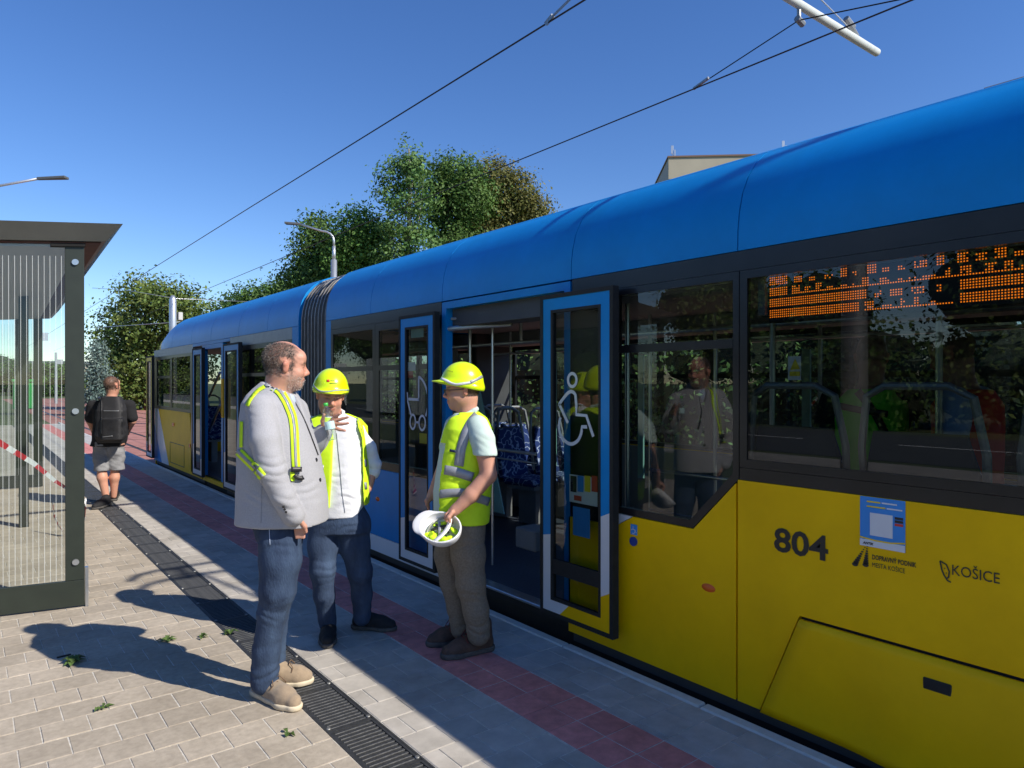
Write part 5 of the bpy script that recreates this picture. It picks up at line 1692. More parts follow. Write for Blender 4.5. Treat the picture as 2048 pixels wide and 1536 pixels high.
for q, rr, am in ((J(546,945,-.27), (.07,.1,.07), .006), (J(572,1005,-.25), (.06,.1,.06), .005), (J(515,850,-.15), (.06,.1,.10), .004), (J(610,985,-.16), (.08,.1,.05), .004), (J(520,1000,-.15), (.10,.12,.06), .003)): g.crease(q, rr, am*.55, 75*.85, int(am*1e4)+3)
g.plane(J(555, 1045), (0, 0, -1), .006)
jk = g.build('jacket', m_jack, P.root); P.use(g)
S = lambda pts: [(430+x/3.84, 650+y/3.84) for x, y in pts]
st1 = S([(385,466),(440,468),(500,515),(550,600),(590,700),(605,800),(612,950),(620,1095)])
P.ribbon([(496,812),(501,801),(509,790),(518,781),(530,774)], 7, m_hv, 'harness_strap', jk, .005, step=1.5); P.ribbon(st1, 16, m_hv, 'harness_strap', jk, .005); P.ribbon(st1, 5, m_refl, 'reflective_stripe', jk, .0075)
st2 = S([(172,955),(240,1025),(300,1085),(372,1165)])
P.ribbon(st2, 17, m_hv, 'harness_strap', jk, .005); P.ribbon(st2, 6.5, m_refl, 'reflective_stripe', jk, .0075)
P.ribbon(S([(210,740),(208,830),(206,940)]), 6, m_hv, 'harness_strap', jk, .005)
P.ribbon(S([(592,1125),(594,1200)]), 9, m_hv, 'harness_strap', jk, .005)
P.ribbon(S([(582,1108),(655,1108)]), 10, m_dark, 'buckle', jk, .010, thick=.008)
P.ribbon(S([(605,1150),(640,1185),(668,1170)]), 9, m_dark, 'buckle', jk, .010, thick=.008)
P.ribbon(S([(545,460),(610,580),(670,690),(730,840),(790,1000)]), 1.6, m_dark, 'lapel_edge', jk, .002)
P.ribbon(S([(362,1180),(352,1520)]), 1.0, m_refl, 'back_vent', jk, .001)
for q in ((777,1035),(805,1190)): P.disc(430+q[0]/3.84, 650+q[1]/3.84, .0095, m_dark, 'button', jk)
for q in ((525,1395),(535,1415),(545,1435)): P.disc(430+q[0]/3.84, 650+q[1]/3.84, .006, m_dark, 'button', jk)
# jeans
g = P.grid(455, 660, 1020, 1385, -.35, .40, .006)
g.column(P.rings([(990,510,615,.15),(1030,508,608,.165),(1050,512,604,.165),(1072,520,598,.155)]), k=.012)
g.chain([J(559,1062,-.075), J(561,1120,-.085), J(555,1180,-.085), J(544,1225,-.07), J(533,1300,-.045), J(528,1362,-.025)], [.105,.101,.086,.070,.066,.068], .02)
g.chain([J(570,1055,.09), J(564,1130,.11), J(556,1200,.13), J(549,1260,.14), J(547,1320,.155)], [.100,.086,.068,.060,.058], .015)
g.wrinkle(.0016, (14, 14, 10), 8)
for q, rr, am in ((J(548,1215,-.09), (.12,.16,.06), .006), (J(531,1345,-.04), (.10,.14,.045), .007), (J(556,1085,-.1), (.14,.18,.05), .0045), (J(552,1300,.13), (.1,.1,.06), .005), (J(540,1275,-.05), (.10,.12,.05), .0035)): g.crease(q, rr, am*.55, 70*.85, int(am*1e4))
jn = g.build('jeans', m_jeans, P.root); P.use(g)
P.ribbon([(538,1046),(540,1090)], 1.2, m_shirtb, 'seam', jn, .001)
gr1 = lambda px, py: ((px-1024)/FPX*(FPX*CAMH/(py-HOR)) - P.u0, FPX*CAMH/(py-HOR) - P.d)
shoe(P, gr1(507, 1384), gr1(598, 1424), m_suede, m_sole, laces=M('brown_lace', (.16,.10,.06), rough=.8), wid=.050)
shoe(P, gr1(540, 1372), gr1(621, 1366), m_suede, m_sole, laces=M('brown_lace', (.16,.10,.06)), wid=.048)
# water bottle in his left hand
bt = Per('water_bottle', 'clear plastic water bottle with green cap held up in a hand', 660, 3.66)
base = bt.J(665, 880); topb = bt.J(651, 806)
ax = Vector(topb - base); H = ax.length; ax.normalize()
prof = [(.004,.004),(.028,0),(.031,.006),(.030,.04),(.031,.06),(.031,.10),(.029,.115),(.033,.135),(.029,.155),(.016,.172),(.012,.18),(.012,.185)]
Q = ax.to_track_quat('Z', 'Y')
def bpart(pr, name, mat):
    m = MB().lathe([(r*.82, z*H/.2) for r, z in pr], 20)
    o = m.build(name, mat, bt.root, smooth=True); o.rotation_euler = Q.to_euler(); o.location = base; return o
bpart(prof, 'shell', m_pet); bpart([(.0125,.183),(.0145,.183),(.0145,.199),(.012,.2)], 'cap', m_capg); bpart([(.0316,.058),(.0318,.06),(.0318,.098),(.0316,.1)], 'label', m_lab)

# =============================================================== man in yellow helmet and white shirt
P = Per('person', 'man in yellow helmet and open yellow vest over a white shirt, facing us', 676, 4.33)
J = P.J
A = basis(-68, 14, -4)
hc = J(661, 791, -.02)
g = P.grid(575, 775, 715, 1290, -.36, .36, .005)
head(g, hc, A, .98)
g.cap(hc - A[2]*.07 - A[0]*.02, J(667, 838, .02), .057, .066, .03)
g.column(P.rings([(842,632,704,.07),(880,628,712,.09),(960,634,714,.10),(1015,642,712,.10)]), k=.04)
g.chain([J(714,862), J(735,897,.05), J(745,934,.09), J(735,975,.03)], [.032,.036,.040,.030], .01)
wr = J(737, 965, .04); kn = J(730, 985, .01)
hand(g, wr, kn, [[kn+np.array((.011*i-.018, 0, 0)), kn+np.array((.011*i-.018, 0, -.03)), kn+np.array((.011*i-.018, .01, -.055))] for i in range(4)], [wr+np.array((-.02,-.01,-.01)), kn+np.array((-.03,-.01,.01)), kn+np.array((-.034,-.01,-.015))])
g.chain([J(618,862), J(606,897,.05), J(602,930,.06), J(622,985,-.02)], [.032,.036,.040,.030], .01)
wr = J(622, 985, -.02); kn = J(630, 1003, -.04)
hand(g, wr, kn, [[kn+np.array((.011*i-.018, 0, 0)), kn+np.array((.011*i-.018, 0, -.03)), kn+np.array((.011*i-.018, .01, -.055))] for i in range(4)], [wr+np.array((.02,-.01,-.01)), kn+np.array((.03,-.01,.01)), kn+np.array((.034,-.01,-.015))])
g.chain([J(652,1050), J(645,1141,-.06), J(655,1246,.03)], [.07,.048,.034], .03); g.chain([J(706,1050), J(720,1144,.035), J(724,1234,.10)], [.07,.048,.034], .03)
def col2(v):
    c = np.tile(SKIN*np.array([1.02, .98, .95]), (len(v), 1)); h = hcoords(v, hc, A, .98)
    hairfn = lambda x, y, z: .7 * sst(z, -.02, .0) * (1-sst(x, -.005, .02)) * (np.abs(y) < .079)
    beard = lambda x, y, z: .30 * sst(x, .02, .05) * (1-sst(z, -.056, -.044)) * sst(z, -.135, -.120)
    return face_colors(h, c, (.11, .075, .05), hairfn, beard, (.20, .13, .09), skin=SKIN)
bo2 = g.build('body', m_skin, P.root, color=col2)
strands(bo2, P.root, hc, A, .98, lambda x, y, z: sst(z, -.02, .0)*(1-sst(x, -.005, .02))*(np.abs(y) < .079), M('brown_hair', (.06,.042,.03), rough=.6, var=.4, scale=90), 1500, .010)
hm = helmet(P, J(662, 769, -.01), basis(-72, 8, -3), '')
HS = lambda pts: [(490+x/7.314, 670+y/7.314) for x, y in pts]
P.ribbon(HS([(1005,735),(1045,790),(1100,828),(1200,835),(1300,818),(1400,808),(1510,808)]), 2.4, m_refl, 'reflective_rim', hm, .002, step=1.5)
P.ribbon(HS([(1195,670),(1240,670)]), 5, m_sred, 'logo', hm, .001, step=1.5, thick=.0005)
def htext(body, pts, size, parent):
    v, f = text_mesh(body, 1.0); xs = [p[0] for p in v]; k = 1/(max(xs)-min(xs)); out = []
    (x0, y0), (x1, y1) = pts
    for p in v:
        t = (p[0]-min(xs))*k
        h, n = P.hit(x0+(x1-x0)*t, y0+(y1-y0)*t - p[1]*size)
        if h is None: return
        out.append(tuple(h + n*.0015))
    mesh_obj('lettering', out, f, m_ink, parent)
htext('EUROVIA', HS([(1252,672),(1388,666)]), 2.6, hm); P.ribbon(HS([(1238,708),(1350,703)]), 1.3, m_ink, 'lettering', hm, .001, step=1.5, thick=.0004)
# white shirt
TR2 = [(828,648,690,.060),(838,622,714,.095),(853,610,727,.118),(900,612,730,.136),(950,618,731,.142),(1000,625,730,.142),(1030,630,727,.138)]
g = P.grid(570, 785, 800, 1050, -.32, .32, .006)
g.column(P.rings(TR2, grow=-.004), k=.02, p=2.6)
g.chain([J(716,866), J(735,897,.05), J(745,932,.09)], [.046,.053,.055], .02)
g.cap(J(745,930,.09), J(743,944,.085), .058, .054, .006)
g.chain([J(618,852), J(606,895,.05), J(601,932,.06), J(620,975,-.01)], [.066,.062,.058,.05], .025)
g.cap(J(668,815,-.01), J(668,842,-.01), .056, .056, .01, 's')
g.wrinkle(.0020, (14, 14, 12), 12); g.wrinkle(.0008, (40, 40, 46), 13)
for q, rr, am in ((J(745,930,.06), (.06,.1,.06), .006), (J(690,1000,-.14), (.09,.1,.05), .005), (J(665,960,-.14), (.09,.1,.07), .0035), (J(735,895,.0), (.05,.1,.05), .004)): g.crease(q, rr, am*.55, 75*.85, int(am*1e4))
g.plane(J(680,1031), (0, 0, -1), .006)
sw = g.build('shirt', m_shirtw, P.root); P.use(g)
P.ribbon(S([(935,830),(945,950),(960,1090),(975,1280),(998,1440)]), 1.1, m_refl, 'placket', sw, .0015)
gc = P.grid(630, 710, 800, 860, -.2, .2, .005)
for pts in ([J(651,826,-.0), J(654,840,-.065), J(660,850,-.100)], [J(686,824,-.0), J(686,838,-.065), J(679,850,-.100)], [J(651,826,.0), J(660,818,.06), J(678,818,.06), J(686,824,.0)]):
    gc.chain(pts, [.011]*len(pts), .008)
gc.build('collar', m_shirtw, sw)
# vest
g = P.grid(590, 760, 805, 1020, -.30, .30, .006)
g.column(P.rings(TR2, grow=.020), k=.01, p=2.6)
g.column(P.rings([(800,652,688,.3,-.28),(835,648,692,.3,-.28),(884,656,706,.3,-.28),(1060,648,711,.3,-.28)]), k=.006, op='s', p=8)
g.cap(J(668,800,-.01), J(668,846,-.02), .074, .070, .01, 's')
g.cap(J(746,852,.0), J(752,905,.03), .066, .062, .01, 's'); g.cap(J(592,852,.0), J(586,905,.03), .066, .066, .01, 's')
g.wrinkle(.0025, (13, 13, 9), 21)
g.plane(J(680,1009), (0, 0, -1), .006)
vs = g.build('vest', m_hv, P.root); P.use(g)
P.ribbon(S([(1035,640),(1065,700),(1095,780),(1115,860)]), 12, m_refl, 'reflective_band', vs, .003)
for y0 in (1062, 1238): P.ribbon(S([(1092,y0),(1130,y0-1),(1162,y0-4)]), 14, m_refl, 'reflective_band', vs, .003)
P.ribbon(S([(800,1100),(835,1102)]), 14, m_refl, 'reflective_band', vs, .003); P.ribbon(S([(720,665),(700,690),(712,760)]), 11, m_refl, 'reflective_band', vs, .003)
# jeans
g = P.grid(590, 770, 1015, 1275, -.32, .36, .006)
g.column(P.rings([(985,632,724,.12),(1016,630,727,.128),(1040,625,736,.13),(1062,626,738,.122)]), k=.02)
g.chain([J(650,1050,-.01), J(646,1090,-.03), J(645,1141,-.06), J(648,1190,-.03), J(655,1246,.03)], [.103,.092,.074,.062,.055], .03)
g.chain([J(707,1050,.01), J(709,1090,.02), J(720,1144,.035), J(723,1190,.07), J(724,1234,.10)], [.103,.092,.074,.062,.056], .03)
g.wrinkle(.0016, (14, 14, 10), 31)
for q, rr, am in ((J(646,1145,-.1), (.10,.12,.06), .007), (J(655,1235,.0), (.08,.1,.05), .006), (J(722,1150,.0), (.10,.12,.06), .006), (J(724,1225,.06), (.08,.1,.05), .006), (J(680,1060,-.1), (.14,.12,.05), .005)): g.crease(q, rr, am*.55, 70*.85, int(am*1e4)+7)
g.build('jeans', m_jeansd, P.root)
gr1 = lambda px, py: ((px-1024)/FPX*(FPX*CAMH/(py-HOR)) - P.u0, FPX*CAMH/(py-HOR) - P.d)
shoe(P, gr1(658, 1258), gr1(654, 1300), m_bshoe, m_bsole, hgt=.08)
shoe(P, gr1(704, 1256), gr1(792, 1262), m_bshoe, m_bsole, hgt=.08)
P.ribbon([(733,972),(745,974)], 9, m_dark, 'watch', P.root, .004) if False else None

# =============================================================== man in yellow helmet and mint polo
P = Per('person', 'man in yellow helmet, mint polo shirt and yellow vest carrying a white helmet', 932, 4.094)
J = P.J
A = basis(190, 3)
hc = J(926, 781)
g = P.grid(820, 1030, 712, 1290, -.42, .36, .005)
head(g, hc, A, .97)
g.cap(hc - A[2]*.050 - A[0]*.034, J(932, 840), .050, .058, .025)
g.column(P.rings([(845,910,958,.10),(900,895,965,.12),(980,888,960,.12),(1025,892,955,.12)]), k=.04)
g.chain([J(953,862,-.125), J(964,882,-.185), J(971,908,-.210), J(977,950,-.225), J(942,990,-.25), J(912,1019,-.262)], [.036,.042,.051,.046,.043,.030], .015)
wr = J(911, 1018, -.262); kn = J(899, 1030, -.27)
hand(g, wr, kn, [[J(893+i*3.6,1029+i*1.2,-.285+.012*i), J(891+i*4,1037+i*1.0,-.292+.012*i), J(893+i*4,1044+i*.8,-.282+.012*i)] for i in range(4)], [J(904,1025,-.30), J(897,1035,-.315), J(900,1044,-.31)], fr=.0088)
g.chain([J(910,862,.13), J(900,895,.19), J(890,925,.20), J(866,985,.16)], [.036,.042,.042,.030], .015)
wr = J(866, 985, .16); kn = J(858, 1000, .14)
hand(g, wr, kn, [[kn+np.array((0, .011*i-.018, 0)), kn+np.array((-.008, .011*i-.018, -.03)), kn+np.array((.0, .011*i-.018, -.055))] for i in range(4)], [wr+np.array((-.01,-.02,-.01)), kn+np.array((-.012,-.03,.0)), kn+np.array((-.01,-.03,-.025))])
g.chain([J(932,1060,-.07), J(941,1165,-.08), J(957,1262,-.045)], [.075,.050,.034], .03)
g.chain([J(905,1060,.08), J(905,1165,.08), J(920,1245,.098)], [.07,.044,.030], .03)
def col3(v):
    c = np.tile(SKIN, (len(v), 1)); h = hcoords(v, hc, A, .97)
    hairfn = lambda x, y, z: .85 * sst(z, -.030, -.012) * (1-sst(x, -.012, .0)) * (1-.9*((np.abs(y) > .074) & (np.abs(z) < .042) & (np.abs(x+.008) < .03)))
    beard = lambda x, y, z: .18 * sst(x, .01, .04) * (1-sst(z, -.056, -.044)) * sst(z, -.135, -.120)
    return face_colors(h, c, (.09, .055, .035), hairfn, beard, (.22, .14, .10))
bo3 = g.build('body', m_skin, P.root, color=col3)
strands(bo3, P.root, hc, A, .97, lambda x, y, z: sst(z, -.032, -.012)*(1-sst(x, -.012, .0))*(1-((np.abs(y) > .072) & (np.abs(z) < .042) & (np.abs(x+.008) < .03))), M('brown_hair', (.06,.042,.03), rough=.6), 2200, .012)
hm = helmet(P, J(924, 757), basis(190, -5), '')
HS = lambda pts: [(850+x/9.6, 700+y/9.6) for x, y in pts]
P.ribbon(HS([(300,545),(400,585),(500,640),(600,665),(720,645),(860,630),(960,590),(1080,520)]), 5.0, m_refw, 'reflective_rim', hm, .002, step=1.5)
P.ribbon(HS([(870,615),(980,570),(1090,510)]), 5.5, m_refl, 'reflective_rim', hm, .0035, step=1.5)
def on(pts, size, body, parent):
    htext(body, HS(pts), size, parent)
on([(440,405),(540,430)], 2.4, 'EUROVIA', hm)
# glasses
gl = empty('glasses', (0, 0, 0), parent=P.root)
Fh, Lh, Uh = A
hp = lambda x, y, z: Vector(hc + .97*(x*Fh + y*Lh + z*Uh))
for y in (-1, 1):
    MB().tube([hp(.112, y*.012, .012), hp(.108, y*.058, .012), hp(.106, y*.060, -.022), hp(.110, y*.014, -.022), hp(.112, y*.012, .012)], .0022, 6).build('rim', m_dark, gl)
    MB().tube([hp(.108, y*.060, .010), hp(.06, y*.080, .008), hp(-.005, y*.084, .010)], .0024, 6).build('temple', m_dark, gl)
    mesh_obj('lens', [hp(.111, y*.014, .010), hp(.107, y*.057, .010), hp(.105, y*.058, -.021), hp(.109, y*.015, -.021)], [(0,1,2,3)], glass('lens_glass', (.85,.83,.74), refl=1.6), gl)
MB().tube([hp(.112, -.012, .006), hp(.116, 0, .009), hp(.112, .012, .006)], .002, 6).build('bridge', m_dark, gl)
# polo
TR3 = [(824,907,952,.075),(836,899,968,.125),(856,892,980,.172),(900,879,983,.182),(940,872,980,.175),(980,866,977,.17),(1020,867,974,.168),(1042,870,972,.166)]
g = P.grid(840, 1015, 808, 1060, -.36, .34, .006)
g.column(P.rings(TR3, grow=-.003), k=.02, p=2.5)
g.chain([J(955,853,-.135), J(965,878,-.188), J(971,912,-.212)], [.064,.066,.068], .02)
g.boxcut(J(935,975,-.34), J(1012,908,-.145))
g.chain([J(912,852,.15), J(900,895,.19)], [.07,.068], .025)
g.cap(J(928,812), J(928,838), .062, .060, .01, 's')
g.wrinkle(.0020, (14, 14, 12), 41)
g.crease(J(966,885,-.22), (.06,.1,.05), .004, 70, 2)
g.plane(J(930,1040), (0, 0, -1), .006); g.plane(J(972,908,-.215), (.25,-.1,-1), .004) if False else None
po = g.build('polo_shirt', m_polo, P.root); P.use(g)
gc = P.grid(880, 985, 800, 870, -.2, .2, .005)
gc.chain([J(952,818,.0), J(948,822,-.05), J(930,832,-.075), J(914,842,-.06), J(908,848,-.03)], [.015,.016,.017,.016,.013], .01, flat=((0,1,0), .7))
gc.chain([J(952,818,.0), J(948,822,.05), J(925,832,.07), J(905,842,.05)], [.015,.015,.015,.013], .01)
gc.build('collar', m_polo, po)
P.ribbon([(905,850),(897,872),(890,892)], 5, m_polo, 'placket', po, .003)
# vest
g = P.grid(840, 1015, 808, 1070, -.36, .34, .006)
g.column(P.rings(TR3, grow=.017) , k=.01, p=2.5)
g.boxcut(J(835,1080,-.158), J(897,880,.122)); g.boxcut(J(855,960,-.150), J(908,880,.110)); g.boxcut(J(855,885,-.10), J(922,800,.10))
g.cap(J(922,806), J(924,842), .078, .074, .01, 's')
g.chain([J(972,848,-.25), J(980,880,-.275), J(988,930,-.25)], [.080,.082,.058], .01, 's'); g.chain([J(905,850,.25), J(895,900,.26)], [.085,.08], .01, 's')
g.wrinkle(.0026, (13, 13, 9), 52)
for q, rr, am in ((J(910,985,-.17), (.10,.1,.10), .006), (J(950,1010,-.17), (.08,.1,.06), .005), (J(915,910,-.17), (.08,.1,.08), .004)): g.crease(q, rr, am*.55, 60*.85, int(am*1e4)+9)
g.plane(J(930,1040), (-.20, 0, -1), .006)
vs = g.build('vest', m_hv, P.root); P.use(g)
S3 = lambda pts: [(780+x/3.2, 560+y/3.2) for x, y in pts]
P.ribbon(S3([(560,868),(525,905),(485,980),(455,1080),(440,1190)]), 19, m_refl, 'reflective_band', vs, .003)
P.ribbon(S3([(350,1215),(400,1222),(460,1240),(530,1262)]), 19, m_refl, 'reflective_band', vs, .003)
P.ribbon(S3([(316,1372),(380,1362),(470,1360),(540,1390),(632,1420)]), 17, m_refl, 'reflective_band', vs, .003)
P.ribbon(S3([(383,1090),(422,1098)]), 5, M('badge_navy', (.01,.02,.06)), 'badge', vs, .003)
# trousers
g = P.grid(840, 1010, 1015, 1290, -.34, .34, .006)
g.column(P.rings([(990,874,968,.14),(1018,872,972,.15),(1045,868,972,.15),(1075,868,970,.14)]), k=.03)
g.chain([J(932,1060,-.07), J(937,1110,-.08), J(941,1165,-.08), J(952,1220,-.065), J(957,1268,-.045)], [.104,.096,.083,.073,.068], .03)
g.chain([J(905,1060,.08), J(897,1110,.08), J(905,1165,.08), J(916,1215,.09), J(921,1258,.10)], [.10,.088,.074,.066,.062], .02)
g.wrinkle(.0020, (14, 14, 10), 61)
for q, rr, am in ((J(944,1175,-.1), (.12,.14,.07), .007), (J(957,1255,-.06), (.10,.12,.05), .008), (J(930,1080,-.1), (.14,.16,.05), .005), (J(905,1170,.05), (.1,.12,.07), .006), (J(920,1240,.08), (.1,.1,.05), .006)): g.crease(q, rr, am*.55, 68*.85, int(am*1e4)+5)
g.build('trousers', m_brown, P.root)
gr1 = lambda px, py: ((px-1024)/FPX*(FPX*CAMH/(py-HOR)) - P.u0, FPX*CAMH/(py-HOR) - P.d)
rl = M('red_lace', (.16,.02,.02), rough=.8)
shoe(P, gr1(985, 1298), gr1(884, 1319), m_boot, m_bsole, 'boot', wid=.054, hgt=.095, collar=.16, solez=.034, laces=rl)
shoe(P, gr1(948, 1278), gr1(855, 1294), m_boot, m_bsole, 'boot', wid=.053, hgt=.095, collar=.16, solez=.034, laces=rl)
# carried white helmet, open side up
H = Per('hard_hat', 'white hard hat carried upside down with yellow cloth stuffed inside', 880, 3.78)
c = H.J(881, 1055); nrm = np.array([-.10, -.66, .74]); nrm /= np.linalg.norm(nrm)
fw_ = np.array([-.86, .35, .25]); fw_ -= nrm*(fw_@nrm); fw_ /= np.linalg.norm(fw_)
A = np.stack([fw_, np.cross(nrm, fw_), nrm])
g = G(c - .22, c + .22, .0045)
g.ell(c, (.120, .102, .105), .01, 'u', A)
g.ell(c + fw_*.095 - nrm*.004, (.075, .085, .014), .02, 'u', A)
g.ell(c + nrm*.004, (.108, .091, .095), .004, 's', A)
g.plane(c + nrm*.008, nrm, .006)
hw = g.build('shell', m_helw, H.root)
g = G(c - .15, c + .15, .005)
r_ = random.Random(5)
for k in range(16):
    q = c + A[0]*r_.uniform(-.065,.065) + A[1]*r_.uniform(-.055,.055) - nrm*r_.uniform(.03,.055)
    g.ell(q, (r_.uniform(.018,.034), r_.uniform(.012,.024), r_.uniform(.010,.018)), .004, 'u', basis(r_.uniform(0,180), r_.uniform(-40,40)))
g.build('stuffed_vest', m_hv, H.root)
for k, (a, mt, rr) in enumerate(((.4, m_dark, .007), (-.5, m_dark, .006), (1.9, m_refl, .009), (2.6, m_dark, .005))):
    p0 = c + A[0]*.06*math.cos(a) + A[1]*.05*math.sin(a) - nrm*.028; p1 = c - A[0]*.05*math.cos(a+.5) - A[1]*.06*math.sin(a+.5) - nrm*.022
    MB().tube([p0, (p0+p1)/2 + nrm*.006, p1], rr, 6).build('strap', mt, H.root)
MB().loft([[tuple(c + A[0]*(.075*math.cos(t)) + A[1]*(.085*math.sin(t)) + nrm*(z - .012*math.cos(t))) for z in (-.03, -.012, -.010, -.028)] for t in [R(-70+14*k) for k in range(11)]]).build('headband', m_helw, H.root, smooth=True)
MB().loft([[tuple(c + A[0]*(-.01-.03*math.sin(3.14*s_)+dx) + A[1]*(-.088+.176*s_) + nrm*(-.012+.014*math.sin(3.14*s_)+dz)) for dx, dz in ((-.012,0),(.012,0),(.012,.003),(-.012,.003))] for s_ in [k/10 for k in range(11)]]).build('strap', m_helw, H.root, smooth=True)

# =============================================================== man walking away with a backpack
P = Per('person', 'man with black backpack and grey shorts walking away down the platform', 222, 9.04)
J = P.J
A = basis(78, -2)
hc = J(224, 772)
g = P.grid(160, 285, 738, 1030, -.5, .5, .007)
head(g, hc, A, 1.0)
g.cap(hc - A[2]*.06, J(222, 800), .058, .07, .03)
g.column(P.rings([(806,192,252,.10),(850,196,250,.11),(890,196,248,.11)]), k=.05)
g.chain([J(186,812), J(180,842,.02), J(188,864,.16)], [.05,.043,.032], .02); g.chain([J(260,812), J(265,842,.02), J(254,864,.16)], [.05,.043,.032], .02)
for (wx, wy, sg) in ((188,864,1), (254,864,-1)):
    wr = J(wx, wy, .16); kn = wr + np.array((.02*sg, .07, -.02))
    hand(g, wr, kn, [[kn+np.array((0, .0, .014*i-.02)), kn+np.array((.015*sg, .025, .014*i-.022)), kn+np.array((.03*sg, .03, .014*i-.026))] for i in range(4)], [wr+np.array((.01*sg,.02,.02)), kn+np.array((.02*sg,0,.035)), kn+np.array((.03*sg,.02,.03))])
g.chain([J(204,880), J(203,930,-.02), J(204,955,-.04), J(213,1000,-.02)], [.085,.056,.058,.036], .03)
g.chain([J(230,880), J(231,930,.06), J(229,955,.05), J(227,992,.08)], [.085,.055,.056,.036], .03)
def colw(v):
    cc = np.tile(SKIN*np.array([1.06, 1.05, 1.02]), (len(v), 1)); h = hcoords(v, hc, A)
    hairfn = lambda x, y, z: .9 * sst(z, -.055, -.035) * (1-sst(x, .035, .055)) * (1-.9*((np.abs(y) > .074) & (np.abs(z) < .045)))
    return face_colors(h, cc, (.055, .038, .028), hairfn)
bow = g.build('body', m_skin, P.root, color=colw)
strands(bow, P.root, hc, A, 1.0, lambda x, y, z: sst(z, -.055, -.035)*(1-sst(x, .035, .055))*(1-((np.abs(y) > .072) & (np.abs(z) < .045))), M('walker_hair', (.085,.06,.045), rough=.6, var=.3, scale=90), 2500, .014)
g = P.grid(160, 285, 790, 900, -.4, .4, .008)
g.column(P.rings([(797,208,238,.08),(803,192,253,.11),(815,186,258,.125),(850,190,254,.135),(880,186,250,.14),(892,182,246,.14)]), k=.02, p=2.6)
g.chain([J(187,812), J(181,836,.01)], [.075,.072], .03); g.chain([J(259,812), J(264,834,.01)], [.075,.072], .03)
g.cap(J(222,790), J(222,801), .06, .06, .01, 's'); g.wrinkle(.006, (12, 12, 10), 71)
g.build('t_shirt', m_tee, P.root); P.use(g)
g = P.grid(160, 285, 860, 960, -.4, .4, .008)
g.column(P.rings([(868,196,248,.13),(890,190,246,.14)]), k=.03)
g.chain([J(204,890), J(203,920,-.01), J(203,938,-.03)], [.112,.102,.098], .02); g.chain([J(230,890), J(231,915,.04), J(231,938,.06)], [.108,.098,.094], .02)
g.wrinkle(.010, (16, 16, 20), 81); g.plane(J(220,941), (0,0,-1), .006)
g.build('shorts', m_shorts, P.root)
g = P.grid(180, 270, 770, 895, -.42, .2, .007)
bk = lambda x, y, w: J(x, y, w)
g.column([(bk(0,882,0)[2], *bk(223,882,-.20)[:2], .165, .06), (bk(0,870,0)[2], *bk(223,870,-.21)[:2], .18, .10), (bk(0,820,0)[2], *bk(223,820,-.20)[:2], .17, .10), (bk(0,793,0)[2], *bk(222,793,-.17)[:2], .12, .06)], k=.03, p=4)
g.column([(bk(0,876,0)[2], *bk(223,876,-.30)[:2], .12, .04), (bk(0,835,0)[2], *bk(223,835,-.29)[:2], .125, .045)], k=.02, p=4)
g.wrinkle(.004, (14, 14, 14), 91)
bp_ = g.build('backpack', M('backpack_black', (.018,.018,.02), rough=.7, var=.25, scale=30, bump=.3, bscale=120), P.root); P.use(g)
P.ribbon([(207,822),(238,822)], 1.4, m_gmet, 'zip', bp_, .003, step=1.5); P.ribbon([(205,874),(225,872)], 1.6, m_gmet, 'zip', bp_, .003, step=1.5)
P.ribbon([(203,800),(203,868)], 2.5, m_dark, 'strap', bp_, .004, step=1.5); P.ribbon([(244,800),(244,868)], 2.5, m_dark, 'strap', bp_, .004, step=1.5)
for (x0, x1) in ((200, 206), (240, 246)):
    MB().tube([J(x0,800,-.16), J(x0-1,796,-.02), J(x0,803,.11), J(x1,845,.15)], .018, 6).build('shoulder_strap', m_dark, bp_, smooth=True)
gr1 = lambda px, py: ((px-1024)/FPX*(FPX*CAMH/(py-HOR)) - P.u0, FPX*CAMH/(py-HOR) - P.d)
shoe(P, gr1(218, 1010), gr1(186, 1020), m_bshoe, m_bsole, wid=.055, hgt=.085, h=.006)
shoe(P, gr1(226, 1004), gr1(231, 988), m_bshoe, m_bsole, wid=.052, hgt=.085, h=.006)

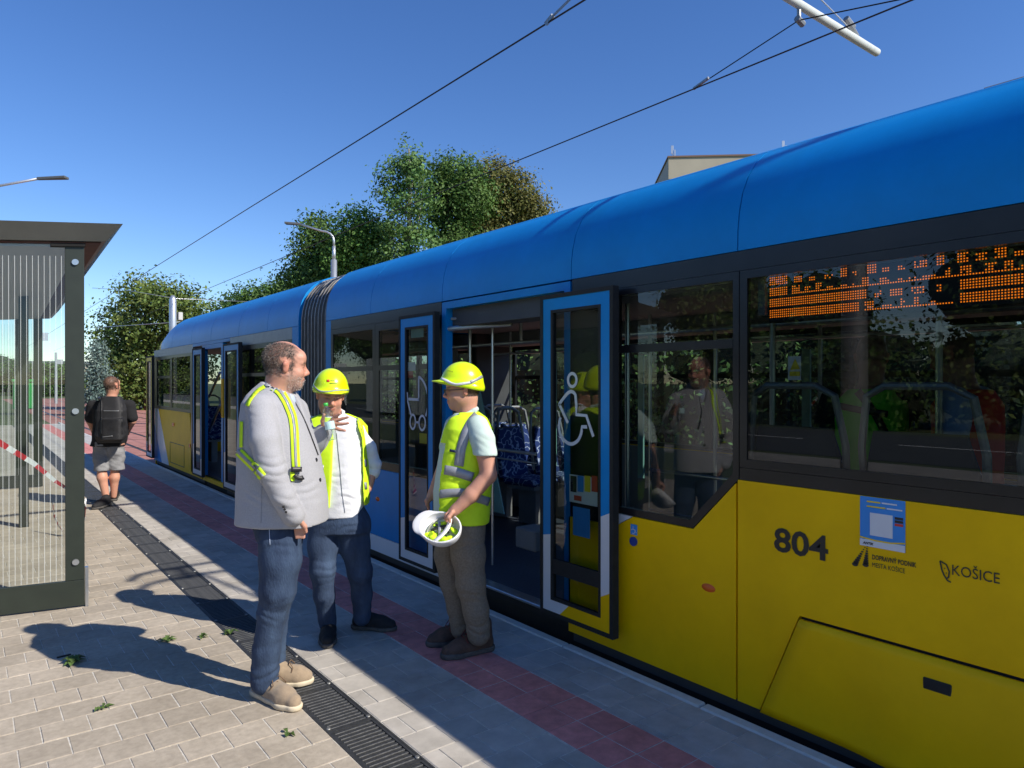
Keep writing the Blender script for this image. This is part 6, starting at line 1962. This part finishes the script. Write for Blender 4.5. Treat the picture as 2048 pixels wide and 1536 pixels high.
# =============================================================== two people standing inside the tram
def passenger(label, px, X, facing, vest, seed, shirt, tall=1.0):
    y = PY(px, X); d = X*math.sin(YAW) + y*math.cos(YAW)
    Q_ = Per('person', label, px, d, .138, group='people inside the tram')
    a = R(facing)
    F = np.array([math.cos(a), math.sin(a), 0]); Lf = np.array([-math.sin(a), math.cos(a), 0])
    p = lambda f, l, z: F*f + Lf*l + np.array((0, 0, z*tall))
    A_ = basis(facing, 18)
    hc_ = p(.06, 0, 1.60)
    g = G((-.5, -.5, -.02), (.5, .5, 1.85), .009)
    head(g, hc_, A_, 1.0)
    g.cap(hc_ - A_[2]*.06, p(.02, 0, 1.42), .06, .07, .03)
    g.column([(z*tall, 0, 0, b_, a_) for z, a_, b_ in ((.85,.15,.11),(1.1,.15,.10),(1.35,.18,.11),(1.42,.10,.08))], yaw=a, k=.04)
    for s_ in (-1, 1):
        g.chain([p(0, s_*.19, 1.38), p(-.02, s_*.25, 1.10), p(.12, s_*.22, .93)], [.05,.043,.032], .02)
        wr = p(.12, s_*.22, .93); kn = p(.17, s_*.20, .90)
        hand(g, wr, kn, [[kn+np.array((0,0,.012*i-.02)), kn+F*.03+np.array((0,0,.012*i-.025)), kn+F*.05+np.array((0,0,.012*i-.035))] for i in range(4)], [wr+np.array((0,0,.02)), kn+np.array((0,0,.03)), kn+F*.02+np.array((0,0,.03))], fr=.011)
        g.chain([p(0, s_*.10, .9), p(.01, s_*.11, .5), p(0, s_*.11, .08)], [.085,.055,.042], .03)
        g.cap(p(-.05, s_*.11, .04), p(.15, s_*.12, .035), .04, .035, .02)
    def cf(v):
        cc = np.tile(SKIN*.9, (len(v), 1)); h = hcoords(v, hc_, A_)
        return face_colors(h, cc, (.06,.04,.03), lambda x, y_, z: .9*sst(z, -.05, -.03)*(1-sst(x, .03, .05))*(1-.9*((np.abs(y_) > .074) & (np.abs(z) < .04))))
    g.build('body', m_skin, Q_.root, color=cf)
    g = G((-.5, -.5, .75), (.5, .5, 1.6), .009)
    g.column([(z*tall, 0, 0, b_, a_) for z, a_, b_ in ((.82,.17,.13),(1.1,.17,.125),(1.35,.20,.125),(1.42,.11,.09))], yaw=a, k=.04)
    for s_ in (-1, 1): g.chain([p(0, s_*.18, 1.37), p(-.01, s_*.235, 1.16)], [.072,.066], .03)
    g.wrinkle(.004, (12,12,10), seed); g.build('shirt', shirt, Q_.root)
    g = G((-.5, -.5, .6), (.5, .5, 1.6), .009)
    g.column([(z*tall, 0, 0, b_, a_) for z, a_, b_ in ((.74,.185,.145),(1.1,.185,.142),(1.35,.205,.14),(1.425,.115,.105))], yaw=a, k=.02)
    for s_ in (-1, 1): g.chain([p(0, s_*.26, 1.40), p(-.01, s_*.29, 1.12)], [.075,.07], .01, 's')
    g.wrinkle(.004, (12,12,10), seed+1); vo = g.build('vest', vest, Q_.root)
    Q_.use(g)
    g = G((-.4, -.4, .05), (.4, .4, 1.0), .010)
    for s_ in (-1, 1): g.chain([p(0, s_*.095, .86), p(.01, s_*.11, .5), p(0, s_*.11, .11)], [.115,.08,.07], .03)
    g.wrinkle(.005, (12,12,16), seed+2); g.build('trousers', m_jeansd, Q_.root)
    for s_ in (-1, 1):
        h0 = p(-.09, s_*.11, 0); h1 = p(.20, s_*.13, 0)
        shoe(Q_, h0[:2], h1[:2], m_bshoe, m_bsole, h=.008)
    return Q_, vo
Q1, vo = passenger('person in bright green vest with dark sash standing behind the tram window', 1742, 3.92, 60, m_hvg, 101, m_tee, 1.0)
Q1.ribbon([(1705,772),(1730,800),(1752,830),(1772,870)], 16, m_dark, 'sash', vo, .004); Q1.ribbon([(1680,812),(1720,820),(1775,828)], 13, m_dark, 'sash', vo, .006)
Q2, vo = passenger('person in red vest and pale blue sleeves standing behind the tram window', 1935, 3.88, 130, m_hvr, 111, m_shirtb, 1.0)
